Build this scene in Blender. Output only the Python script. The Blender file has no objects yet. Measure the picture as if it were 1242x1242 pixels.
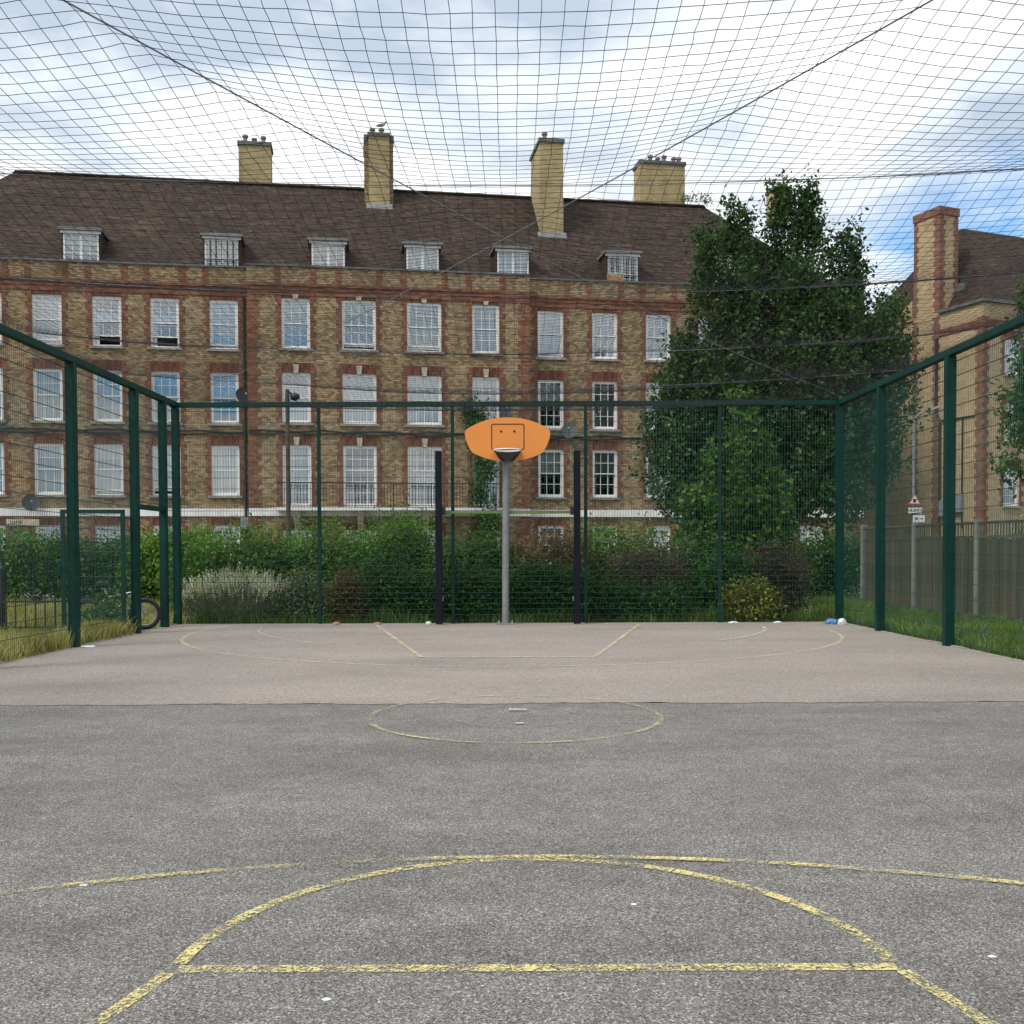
import bpy, bmesh, math, random
import numpy as np
from mathutils import Vector, Matrix
random.seed(7); rng = np.random.default_rng(11)
R = math.radians
scene = bpy.context.scene
COL = scene.collection

# ------------------------------------------------------------------ camera
cam_d = bpy.data.cameras.new('camera'); cam = bpy.data.objects.new('camera', cam_d); COL.objects.link(cam)
PITCH, ROLL = R(-1.5), R(0.2)
cam.matrix_world = Matrix.Translation((0, 0, 1.32)) @ Matrix.Rotation(R(90) + PITCH, 4, 'X') @ Matrix.Rotation(-ROLL, 4, 'Z')
cam_d.sensor_width = 36; cam_d.lens = 36.0
cam_d.shift_y = (668 + 1242 * math.tan(-PITCH) - 621) / 1242
cam_d.clip_start = 0.05; cam_d.clip_end = 3000
scene.camera = cam
# ------------------------------------------------------------------ view + world + sun
scene.view_settings.view_transform = 'Standard'; scene.view_settings.look = 'None'
scene.view_settings.exposure = 0.86; scene.view_settings.gamma = 1.0
scene.render.film_transparent = False
SUN_EL, SUN_AZ = R(52), R(235)       # azimuth clockwise from +Y: behind the camera, to the left
world = bpy.data.worlds.new('World'); scene.world = world; world.use_nodes = True
wt = world.node_tree; wt.nodes.clear()
def wn(t, **k):
    n = wt.nodes.new(t)
    for a, b in k.items(): setattr(n, a, b)
    return n
def wl(a, b): wt.links.new(a, b)
out = wn('ShaderNodeOutputWorld'); bg = wn('ShaderNodeBackground'); bg.inputs['Strength'].default_value = 0.1
sky = wn('ShaderNodeTexSky', sky_type='NISHITA'); sky.sun_disc = False
sky.sun_elevation = SUN_EL; sky.sun_rotation = SUN_AZ; sky.air_density = 1.0; sky.dust_density = 0.6; sky.ozone_density = 2.5
tc = wn('ShaderNodeTexCoord'); sep = wn('ShaderNodeSeparateXYZ'); wl(tc.outputs['Generated'], sep.inputs[0])
zz = wn('ShaderNodeMath', operation='MAXIMUM'); wl(sep.outputs['Z'], zz.inputs[0]); zz.inputs[1].default_value = 0.0
za = wn('ShaderNodeMath', operation='ADD'); wl(zz.outputs[0], za.inputs[0]); za.inputs[1].default_value = 0.16
dx = wn('ShaderNodeMath', operation='DIVIDE'); wl(sep.outputs['X'], dx.inputs[0]); wl(za.outputs[0], dx.inputs[1])
dy = wn('ShaderNodeMath', operation='DIVIDE'); wl(sep.outputs['Y'], dy.inputs[0]); wl(za.outputs[0], dy.inputs[1])
cb = wn('ShaderNodeCombineXYZ'); wl(dx.outputs[0], cb.inputs[0]); wl(dy.outputs[0], cb.inputs[1])
def wnoise(scale, detail, rough, off, dist=0.0):
    m = wn('ShaderNodeVectorMath', operation='ADD'); wl(cb.outputs[0], m.inputs[0]); m.inputs[1].default_value = off
    n = wn('ShaderNodeTexNoise'); wl(m.outputs[0], n.inputs['Vector'])
    n.inputs['Scale'].default_value = scale; n.inputs['Detail'].default_value = detail
    n.inputs['Roughness'].default_value = rough; n.inputs['Distortion'].default_value = dist
    return n.outputs['Fac']
def wramp(src, p):
    r = wn('ShaderNodeValToRGB'); wl(src, r.inputs[0]); e = r.color_ramp.elements
    while len(e) < len(p): e.new(0.5)
    for i, (q, c) in enumerate(p): e[i].position = q; e[i].color = (c, c, c, 1) if not isinstance(c, tuple) else c
    return r.outputs[0]
cover = wramp(wnoise(0.95, 7, 0.56, (2.7, 6.1, 2.3), 0.3), [(0.345, 0.0), (0.44, 1.0)])
tone = wramp(wnoise(1.5, 6, 0.55, (10.3, 2.9, 2.0), 0.2), [(0.38, (3.2, 3.8, 4.6, 1)), (0.47, (5.2, 5.6, 6.0, 1)), (0.54, (6.8, 6.9, 7.0, 1)), (0.63, (8.0, 8.0, 8.0, 1))])
mx = wn('ShaderNodeMix', data_type='RGBA'); wl(cover, mx.inputs['Factor'])
sb = wn('ShaderNodeMix', data_type='RGBA', blend_type='MULTIPLY'); sb.inputs['Factor'].default_value = 1.0
wl(sky.outputs[0], sb.inputs['A']); sb.inputs['B'].default_value = (0.50, 0.92, 1.15, 1)
wl(sb.outputs['Result'], mx.inputs['A']); wl(tone, mx.inputs['B'])
wl(mx.outputs['Result'], bg.inputs['Color']); wl(bg.outputs[0], out.inputs['Surface'])
sun_d = bpy.data.lights.new('sun', 'SUN'); sun = bpy.data.objects.new('sun', sun_d); COL.objects.link(sun)
sun_d.energy = 1.5; sun_d.angle = R(18); sun_d.color = (1.0, 0.93, 0.82)
sv = Vector((math.sin(SUN_AZ) * math.cos(SUN_EL), math.cos(SUN_AZ) * math.cos(SUN_EL), math.sin(SUN_EL)))
sun.rotation_euler = (-sv).to_track_quat('-Z', 'Y').to_euler(); sun.location = sv * 60

# ------------------------------------------------------------------ node helpers
class NT:
    def __init__(s, name):
        s.m = bpy.data.materials.new(name); s.m.use_nodes = True; s.t = s.m.node_tree; s.t.nodes.clear()
        s.out = s.n('ShaderNodeOutputMaterial'); s._oc = None
    def n(s, t, **k):
        x = s.t.nodes.new(t)
        for a, b in k.items(): setattr(x, a, b)
        return x
    def l(s, a, b): s.t.links.new(a, b)
    def oc(s):
        if not s._oc: s._oc = s.n('ShaderNodeTexCoord').outputs['Object']
        return s._oc
    def noise(s, scale, detail=4, rough=0.55, vec=None, dist=0):
        n = s.n('ShaderNodeTexNoise'); s.l(vec or s.oc(), n.inputs['Vector'])
        n.inputs['Scale'].default_value = scale; n.inputs['Detail'].default_value = detail
        n.inputs['Roughness'].default_value = rough; n.inputs['Distortion'].default_value = dist
        return n.outputs['Fac']
    def ramp(s, f, pts):
        r = s.n('ShaderNodeValToRGB'); s.l(f, r.inputs[0]); e = r.color_ramp.elements
        while len(e) < len(pts): e.new(0.5)
        for i, (p, c) in enumerate(pts):
            e[i].position = p; e[i].color = (c, c, c, 1) if isinstance(c, (int, float)) else (*c[:3], 1)
        return r.outputs[0]
    def mix(s, f, a, b, mode='MIX'):
        m = s.n('ShaderNodeMix', data_type='RGBA', blend_type=mode)
        for key, v in (('Factor', f), ('A', a), ('B', b)):
            if isinstance(v, (int, float)): m.inputs[key].default_value = v if key == 'Factor' else (v, v, v, 1)
            elif isinstance(v, tuple): m.inputs[key].default_value = (*v[:3], 1)
            else: s.l(v, m.inputs[key])
        return m.outputs['Result']
    def math(s, op, a, b=0.0):
        m = s.n('ShaderNodeMath', operation=op)
        for i, v in enumerate((a, b)):
            if isinstance(v, (int, float)): m.inputs[i].default_value = v
            else: s.l(v, m.inputs[i])
        return m.outputs[0]
    def scaled(s, sx, sy, sz):
        m = s.n('ShaderNodeMapping'); s.l(s.oc(), m.inputs['Vector']); m.inputs['Scale'].default_value = (sx, sy, sz)
        return m.outputs[0]
    def uvz(s, ku=1.0, swap=False):       # (x+y, z) plane for walls that run along x or along y
        sp = s.n('ShaderNodeSeparateXYZ'); s.l(s.oc(), sp.inputs[0]); c = s.n('ShaderNodeCombineXYZ')
        h = s.math('ADD', sp.outputs['X'], sp.outputs['Y'])
        s.l(h, c.inputs[1 if swap else 0]); s.l(sp.outputs['Z'], c.inputs[0 if swap else 1])
        return c.outputs[0]
    def bsdf(s, color, rough=0.7, bump=None, bstr=0.3, bdist=0.01, metal=0.0, spec=0.5, alpha=None):
        p = s.n('ShaderNodeBsdfPrincipled')
        if isinstance(color, tuple): p.inputs['Base Color'].default_value = (*color[:3], 1)
        else: s.l(color, p.inputs['Base Color'])
        if isinstance(rough, (int, float)): p.inputs['Roughness'].default_value = rough
        else: s.l(rough, p.inputs['Roughness'])
        p.inputs['Metallic'].default_value = metal; p.inputs['Specular IOR Level'].default_value = spec
        if bump is not None:
            b = s.n('ShaderNodeBump'); b.inputs['Strength'].default_value = bstr; b.inputs['Distance'].default_value = bdist
            s.l(bump, b.inputs['Height']); s.l(b.outputs[0], p.inputs['Normal'])
        if alpha is not None: s.l(alpha, p.inputs['Alpha'])
        s.l(p.outputs[0], s.out.inputs['Surface']); return s.m

def mat_plain(name, c, rough=0.6, var=0.25, scale=6.0, metal=0.0, spec=0.5, bump=0.0):
    t = NT(name); n = t.noise(scale, 5, 0.6)
    col = t.mix(t.ramp(n, [(0.3, 0), (0.7, 1)]), tuple(x * (1 - var) for x in c), tuple(min(1, x * (1 + var)) for x in c))
    return t.bsdf(col, rough, n if bump else None, bump, 0.01, metal, spec)

def mat_brick(name, c1, c2, c3, mortar, swap=False, dirt=0.45, bw=0.225, rh=0.075):
    t = NT(name); v = t.uvz(swap=swap)
    b = t.n('ShaderNodeTexBrick'); t.l(v, b.inputs['Vector']); b.offset = 0.5
    b.inputs['Color1'].default_value = (0, 0, 0, 1); b.inputs['Color2'].default_value = (1, 1, 1, 1); b.inputs['Mortar'].default_value = (0.5, 0.5, 0.5, 1)
    b.inputs['Scale'].default_value = 1.0; b.inputs['Mortar Size'].default_value = 0.006; b.inputs['Mortar Smooth'].default_value = 0.25
    b.inputs['Brick Width'].default_value = bw; b.inputs['Row Height'].default_value = rh
    # a second, offset brick pattern mixes darker headers in between
    per = t.ramp(b.outputs['Color'], [(0.0, c1), (0.45, c2), (1.0, c3)])
    big = t.ramp(t.noise(0.55, 6, 0.62), [(0.32, 0.78), (0.52, 1.0), (0.7, 1.14)])
    med = t.ramp(t.noise(3.5, 5, 0.7), [(0.3, 0.86), (0.65, 1.08)])
    col = t.mix(1.0, per, big, 'MULTIPLY'); col = t.mix(1.0, col, med, 'MULTIPLY')
    col = t.mix(b.outputs['Fac'], col, mortar)
    # soot streaks running down the wall
    st = t.noise(1.0, 5, 0.6, t.scaled(2.2, 2.2, 0.22))
    col = t.mix(t.ramp(st, [(0.5, 0.0), (0.75, dirt)]), col, (0.045, 0.04, 0.032))
    h = t.math('ADD', t.math('MULTIPLY', b.outputs['Fac'], -1.0), t.math('MULTIPLY', t.noise(40, 3), 0.4))
    return t.bsdf(col, 0.88, h, 0.7, 0.012, spec=0.25)

def mat_leaf(name, c1, c2, c3, trans=0.35, spec=0.16):
    t = NT(name); g = t.n('ShaderNodeNewGeometry')
    col = t.ramp(g.outputs['Random Per Island'], [(0.0, c1), (0.55, c2), (1.0, c3)])
    col = t.mix(1.0, col, t.ramp(t.noise(1.3, 4), [(0.32, 0.62), (0.5, 0.95), (0.68, 1.5)]), 'MULTIPLY')  # random clump tone; the lighter clumps also paint crown highlights into the colour
    p = t.n('ShaderNodeBsdfPrincipled'); t.l(col, p.inputs['Base Color']); p.inputs['Roughness'].default_value = 0.5
    p.inputs['Specular IOR Level'].default_value = spec
    tr = t.n('ShaderNodeBsdfTranslucent'); t.l(t.mix(1.0, col, (1.25, 1.35, 0.6), 'MULTIPLY'), tr.inputs['Color'])
    m = t.n('ShaderNodeMixShader'); m.inputs[0].default_value = trans
    t.l(p.outputs[0], m.inputs[1]); t.l(tr.outputs[0], m.inputs[2]); t.l(m.outputs[0], t.out.inputs['Surface'])
    return t.m

M = {}
M['stock'] = mat_brick('stock_brick', (0.165, 0.112, 0.060), (0.295, 0.208, 0.112), (0.42, 0.315, 0.178), (0.165, 0.132, 0.096), dirt=0.30, bw=0.17)
M['stock_pale'] = mat_brick('pale_stock_brick', (0.37, 0.275, 0.155), (0.43, 0.325, 0.19), (0.49, 0.375, 0.225), (0.38, 0.31, 0.21), dirt=0.12)
M['red'] = mat_brick('red_brick', (0.13, 0.055, 0.035), (0.205, 0.083, 0.050), (0.29, 0.13, 0.082), (0.155, 0.098, 0.072), dirt=0.35)
M['red_up'] = mat_brick('red_gauged_brick', (0.10, 0.036, 0.025), (0.165, 0.055, 0.034), (0.23, 0.085, 0.052), (0.12, 0.075, 0.057), swap=True, dirt=0.4)
M['red_dull'] = mat_brick('dull_red_brick', (0.17, 0.085, 0.058), (0.22, 0.105, 0.072), (0.27, 0.13, 0.09), (0.20, 0.13, 0.095), dirt=0.25)
M['chimney'] = mat_brick('yellow_chimney_brick', (0.33, 0.26, 0.125), (0.39, 0.31, 0.16), (0.46, 0.37, 0.20), (0.34, 0.275, 0.165), dirt=0.22)
def mat_roof():
    t = NT('plain_clay_tiles'); sp = t.n('ShaderNodeSeparateXYZ'); t.l(t.oc(), sp.inputs[0]); c = t.n('ShaderNodeCombineXYZ')
    t.l(t.math('ADD', sp.outputs['X'], sp.outputs['Y']), c.inputs[0]); t.l(sp.outputs['Z'], c.inputs[1])
    b = t.n('ShaderNodeTexBrick'); t.l(c.outputs[0], b.inputs['Vector'])
    b.inputs['Color1'].default_value = (0, 0, 0, 1); b.inputs['Color2'].default_value = (1, 1, 1, 1); b.inputs['Mortar'].default_value = (0.2, 0.2, 0.2, 1)
    b.inputs['Scale'].default_value = 1; b.inputs['Mortar Size'].default_value = 0.005; b.inputs['Brick Width'].default_value = 0.17; b.inputs['Row Height'].default_value = ROOF_DZ
    col = t.ramp(b.outputs['Color'], [(0, (0.024, 0.015, 0.0115)), (0.6, (0.045, 0.029, 0.021)), (1, (0.072, 0.047, 0.034))])
    col = t.mix(1.0, col, t.ramp(t.noise(0.5, 6, 0.65), [(0.3, 0.72), (0.7, 1.3)]), 'MULTIPLY')
    col = t.mix(t.ramp(t.noise(2.3, 6, 0.7), [(0.62, 0.0), (0.78, 0.45)]), col, (0.12, 0.105, 0.08))
    return t.bsdf(col, 0.85, b.outputs['Fac'], -0.5, 0.01, spec=0.3)
ROOF_DZ = 0.098
M['roof'] = mat_roof()
M['white'] = mat_plain('white_gloss_paint', (0.74, 0.74, 0.72), 0.4, 0.06, 9)
M['white_band'] = mat_plain('white_masonry_paint', (0.72, 0.72, 0.70), 0.7, 0.16, 2.2)
M['stone'] = mat_plain('portland_stone', (0.46, 0.42, 0.33), 0.8, 0.25, 5)
M['sill'] = mat_plain('concrete_sill', (0.27, 0.25, 0.22), 0.85, 0.35, 4)
M['coping'] = mat_plain('lead_coping', (0.10, 0.105, 0.11), 0.6, 0.4, 3)
M['lead'] = mat_plain('weathered_lead', (0.17, 0.175, 0.18), 0.55, 0.3, 4)
M['pot'] = mat_plain('chimney_pot_clay', (0.20, 0.17, 0.15), 0.8, 0.3, 5)
M['green'] = mat_plain('dark_green_powder_coat', (0.003, 0.036, 0.028), 0.5, 0.25, 3.0, spec=0.22)
M['green_wire'] = mat_plain('green_coated_wire', (0.008, 0.062, 0.050), 0.4, 0.2, 3.0)
M['black'] = mat_plain('black_metal_paint', (0.012, 0.013, 0.015), 0.5, 0.3, 4)
M['navy'] = mat_plain('navy_goal_paint', (0.005, 0.007, 0.014), 0.6, 0.3, 3, spec=0.2)
M['galv'] = mat_plain('galvanised_steel', (0.24, 0.245, 0.25), 0.5, 0.2, 8, metal=0.25)
M['olive'] = mat_plain('olive_bar_paint', (0.13, 0.20, 0.06), 0.6, 0.3, 4)
M['orange'] = mat_plain('orange_backboard', (0.82, 0.285, 0.055), 0.45, 0.06, 1.5)
M['dark_line'] = mat_plain('dark_painted_line', (0.10, 0.035, 0.015), 0.5, 0.2, 3)
M['concrete'] = mat_plain('pale_concrete', (0.22, 0.22, 0.195), 0.85, 0.25, 4)
M['kerb'] = mat_plain('grey_edging', (0.30, 0.28, 0.25), 0.9, 0.3, 5)
M['twine'] = mat_plain('dark_net_twine', (0.014, 0.014, 0.02), 0.7, 0.2, 3)
M['cable'] = mat_plain('steel_cable', (0.16, 0.16, 0.17), 0.5, 0.2, 6, metal=0.0)
M['dish'] = mat_plain('dark_grey_mesh_dish', (0.028, 0.032, 0.04), 0.6, 0.2, 6)
M['grey_box'] = mat_plain('grey_plastic', (0.22, 0.24, 0.27), 0.6, 0.15, 6)
M['bark'] = mat_plain('bark', (0.075, 0.055, 0.040), 0.9, 0.45, 9, bump=0.6)
M['dark_room'] = mat_plain('dark_interior', (0.03, 0.028, 0.026), 0.9, 0.2, 2)  # near-black colour stands in for the shade of unlit rooms
M['curtain_white'] = mat_plain('white_net_curtain', (0.82, 0.84, 0.84), 0.9, 0.05, 5)
M['curtain_blue'] = mat_plain('pale_blue_blind', (0.62, 0.74, 0.79), 0.9, 0.06, 3)
M['curtain_grey'] = mat_plain('grey_curtain', (0.36, 0.38, 0.39), 0.9, 0.15, 4)
M['curtain_cream'] = mat_plain('cream_curtain', (0.42, 0.36, 0.28), 0.9, 0.2, 4)
M['curtain_brown'] = mat_plain('brown_curtain', (0.16, 0.11, 0.08), 0.9, 0.2, 4)
M['tyre'] = mat_plain('tyre_rubber', (0.015, 0.015, 0.016), 0.8, 0.2, 10)
M['chrome'] = mat_plain('silver_metal', (0.55, 0.56, 0.57), 0.3, 0.1, 10, metal=0.8)
M['sign_white'] = mat_plain('white_sign_face', (0.75, 0.75, 0.73), 0.5, 0.05, 6)
M['sign_red'] = mat_plain('red_sign_border', (0.50, 0.05, 0.04), 0.5, 0.1, 6)
M['sign_black'] = mat_plain('black_lettering', (0.015, 0.015, 0.015), 0.6, 0.1, 6)
M['bag_blue'] = mat_plain('blue_plastic', (0.09, 0.22, 0.44), 0.4, 0.3, 20)
M['bag_white'] = mat_plain('white_plastic', (0.72, 0.74, 0.76), 0.4, 0.1, 20)
M['litter_red'] = mat_plain('red_wrapper', (0.42, 0.17, 0.09), 0.6, 0.6, 40)
M['gull'] = mat_plain('gull_feathers', (0.45, 0.45, 0.46), 0.8, 0.4, 12)
M['brown_door'] = mat_plain('dark_door_paint', (0.05, 0.055, 0.06), 0.5, 0.2, 4)
def mat_glass():
    t = NT('window_glass'); lw = t.n('ShaderNodeFresnel'); lw.inputs[0].default_value = 1.75
    gl = t.n('ShaderNodeBsdfGlossy'); gl.inputs['Roughness'].default_value = 0.03; gl.inputs['Color'].default_value = (0.95, 0.97, 1, 1)
    tr = t.n('ShaderNodeBsdfTransparent'); tr.inputs['Color'].default_value = (0.86, 0.90, 0.90, 1)
    m = t.n('ShaderNodeMixShader'); t.l(t.math('MULTIPLY', lw.outputs[0], 3.0), m.inputs[0]); t.l(tr.outputs[0], m.inputs[1]); t.l(gl.outputs[0], m.inputs[2])
    b = t.n('ShaderNodeBump'); b.inputs['Strength'].default_value = 0.05; b.inputs['Distance'].default_value = 0.02; t.l(t.noise(1.8, 2), b.inputs['Height']); t.l(b.outputs[0], gl.inputs['Normal'])
    t.l(m.outputs[0], t.out.inputs['Surface']); return t.m
M['glass'] = mat_glass()
def mat_wood():
    t = NT('weathered_fence_board'); n = t.noise(1.0, 6, 0.65, t.scaled(30, 30, 1.6)); g = t.n('ShaderNodeObjectInfo')
    col = t.ramp(n, [(0.3, (0.054, 0.043, 0.030)), (0.7, (0.125, 0.104, 0.074))])
    col = t.mix(1.0, col, t.ramp(g.outputs['Random'], [(0, 0.72), (1, 1.25)]), 'MULTIPLY')
    col = t.mix(t.ramp(t.noise(3, 4), [(0.45, 0.0), (0.75, 0.4)]), col, (0.045, 0.06, 0.03))
    return t.bsdf(col, 0.9, n, 0.4, 0.005, spec=0.2)
M['wood'] = mat_wood()
def mat_asphalt():
    t = NT('worn_asphalt')
    v = t.n('ShaderNodeTexVoronoi'); t.l(t.oc(), v.inputs['Vector']); v.inputs['Scale'].default_value = 190.0
    chip = t.n('ShaderNodeSeparateColor'); t.l(v.outputs['Color'], chip.inputs[0])
    base = t.ramp(chip.outputs[0], [(0.0, (0.062, 0.059, 0.055)), (0.5, (0.160, 0.153, 0.143)), (0.90, (0.255, 0.245, 0.228)), (1.0, (0.46, 0.445, 0.415))])
    fine = t.ramp(t.noise(75, 7, 0.8), [(0.32, 0.55), (0.5, 1.0), (0.68, 1.42)])
    col = t.mix(1.0, base, fine, 'MULTIPLY')
    big = t.ramp(t.noise(0.8, 6, 0.6, t.scaled(0.6, 1.6, 1)), [(0.32, 0.88), (0.5, 1.10), (0.68, 1.26)])
    mid = t.ramp(t.noise(5.0, 6, 0.7), [(0.3, 0.84), (0.7, 1.15)])
    col = t.mix(1.0, col, big, 'MULTIPLY'); col = t.mix(1.0, col, mid, 'MULTIPLY')
    col = t.mix(t.ramp(t.noise(0.9, 7, 0.72, t.scaled(1, 2.0, 1), 0.4), [(0.56, 0.0), (0.70, 0.30)]), col, (0.075, 0.072, 0.068))
    col = t.mix(t.ramp(t.noise(2.2, 6, 0.75, None, 0.6), [(0.66, 0.0), (0.74, 0.22)]), col, (0.24, 0.225, 0.20))
    h = t.math('ADD', v.outputs['Distance'], t.math('MULTIPLY', t.noise(60, 5, 0.75), 1.1))
    return t.bsdf(col, 0.92, h, 0.5, 0.005, spec=0.2)
M['asphalt'] = mat_asphalt()
def mat_tarmac():
    t = NT('faded_pinkish_macadam')
    v = t.n('ShaderNodeTexVoronoi'); t.l(t.oc(), v.inputs['Vector']); v.inputs['Scale'].default_value = 90.0
    chip = t.n('ShaderNodeSeparateColor'); t.l(v.outputs['Color'], chip.inputs[0])
    base = t.ramp(chip.outputs[0], [(0.0, (0.19, 0.165, 0.148)), (0.6, (0.283, 0.253, 0.230)), (1.0, (0.39, 0.345, 0.312))])
    big = t.ramp(t.noise(0.55, 6, 0.6, t.scaled(0.6, 1.3, 1)), [(0.3, 0.84), (0.5, 1.0), (0.72, 1.14)])
    col = t.mix(1.0, base, big, 'MULTIPLY')
    col = t.mix(t.ramp(t.noise(1.6, 6, 0.7), [(0.58, 0.0), (0.75, 0.35)]), col, (0.19, 0.168, 0.158))
    return t.bsdf(col, 0.95, v.outputs['Distance'], 0.3, 0.004, spec=0.25)
M['tarmac'] = mat_tarmac()
def mat_paint(name, c, keep, fade):
    t = NT(name)
    n = t.math('ADD', t.math('MULTIPLY', t.noise(85, 6, 0.8), 0.70), t.math('MULTIPLY', t.noise(3.4, 5, 0.65), 0.30))
    a = t.ramp(n, [(keep, 0.0), (keep + fade, 1.0)])
    vc = t.n('ShaderNodeTexVoronoi', feature='DISTANCE_TO_EDGE'); t.l(t.oc(), vc.inputs['Vector']); vc.inputs['Scale'].default_value = 9.0
    a = t.math('MULTIPLY', a, t.ramp(vc.outputs['Distance'], [(0.004, 0.0), (0.022, 1.0)]))
    col = t.mix(t.ramp(t.noise(35, 4, 0.7), [(0.35, 0), (0.7, 1)]), c, tuple(x * 0.78 for x in c))
    return t.bsdf(col, 0.85, alpha=a, spec=0.2)
M['yellow'] = mat_paint('worn_yellow_paint', (0.76, 0.66, 0.29), 0.476, 0.06)
M['yellow_faint'] = mat_paint('faint_yellow_paint', (0.62, 0.55, 0.30), 0.475, 0.10)
M['yellow_far'] = mat_paint('faded_far_yellow_paint', (0.64, 0.57, 0.38), 0.42, 0.13)
M['white_faint'] = mat_paint('ghost_white_paint', (0.42, 0.40, 0.38), 0.50, 0.10)
M['white_line'] = mat_paint('worn_white_paint', (0.60, 0.58, 0.55), 0.42, 0.14)
def mat_ground():
    t = NT('grassy_earth')
    col = t.ramp(t.noise(1.3, 6, 0.65), [(0.3, (0.045, 0.055, 0.022)), (0.5, (0.075, 0.085, 0.03)), (0.7, (0.13, 0.115, 0.055))])
    col = t.mix(1.0, col, t.ramp(t.noise(22, 4, 0.7), [(0.3, 0.6), (0.7, 1.3)]), 'MULTIPLY')
    return t.bsdf(col, 0.95, t.noise(30, 4), 0.5, 0.02, spec=0.2)
M['ground'] = mat_ground()
M['path'] = mat_plain('grey_path', (0.24, 0.23, 0.22), 0.9, 0.2, 5)
M['leaf_tree'] = mat_leaf('dark_tree_leaf', (0.018, 0.046, 0.014), (0.036, 0.082, 0.024), (0.085, 0.155, 0.042), 0.3, 0.25)
M['leaf_lime'] = mat_leaf('fresh_green_leaf', (0.026, 0.070, 0.016), (0.055, 0.120, 0.024), (0.12, 0.21, 0.040), 0.4)
M['leaf_hedge'] = mat_leaf('hedge_leaf', (0.036, 0.090, 0.016), (0.085, 0.175, 0.030), (0.17, 0.29, 0.055), 0.4)
M['leaf_deep'] = mat_leaf('deep_green_leaf', (0.022, 0.060, 0.014), (0.045, 0.105, 0.022), (0.085, 0.165, 0.038), 0.35)
M['leaf_purple'] = mat_leaf('purple_brown_leaf', (0.054, 0.034, 0.034), (0.101, 0.065, 0.056), (0.171, 0.116, 0.085), 0.3)
M['leaf_rust'] = mat_leaf('rusty_green_leaf', (0.085, 0.070, 0.031), (0.147, 0.096, 0.046), (0.232, 0.132, 0.070), 0.3)
M['leaf_varie'] = mat_leaf('variegated_leaf', (0.046, 0.078, 0.040), (0.116, 0.163, 0.078), (0.403, 0.419, 0.232), 0.3)
M['leaf_yellow'] = mat_leaf('yellow_green_leaf', (0.085, 0.116, 0.028), (0.202, 0.217, 0.043), (0.403, 0.372, 0.078), 0.35)
M['leaf_grey'] = mat_leaf('grey_green_leaf', (0.078, 0.093, 0.062), (0.147, 0.163, 0.112), (0.232, 0.240, 0.163), 0.3)
M['flower_white'] = mat_leaf('pale_flower_spike', (0.45, 0.45, 0.38), (0.62, 0.60, 0.52), (0.75, 0.73, 0.65), 0.3)
M['grass_green'] = mat_leaf('green_grass', (0.075, 0.14, 0.026), (0.15, 0.23, 0.05), (0.28, 0.34, 0.11), 0.35)
M['grass_dry'] = mat_leaf('dry_grass', (0.16, 0.18, 0.05), (0.31, 0.29, 0.11), (0.50, 0.43, 0.22), 0.35)

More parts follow.
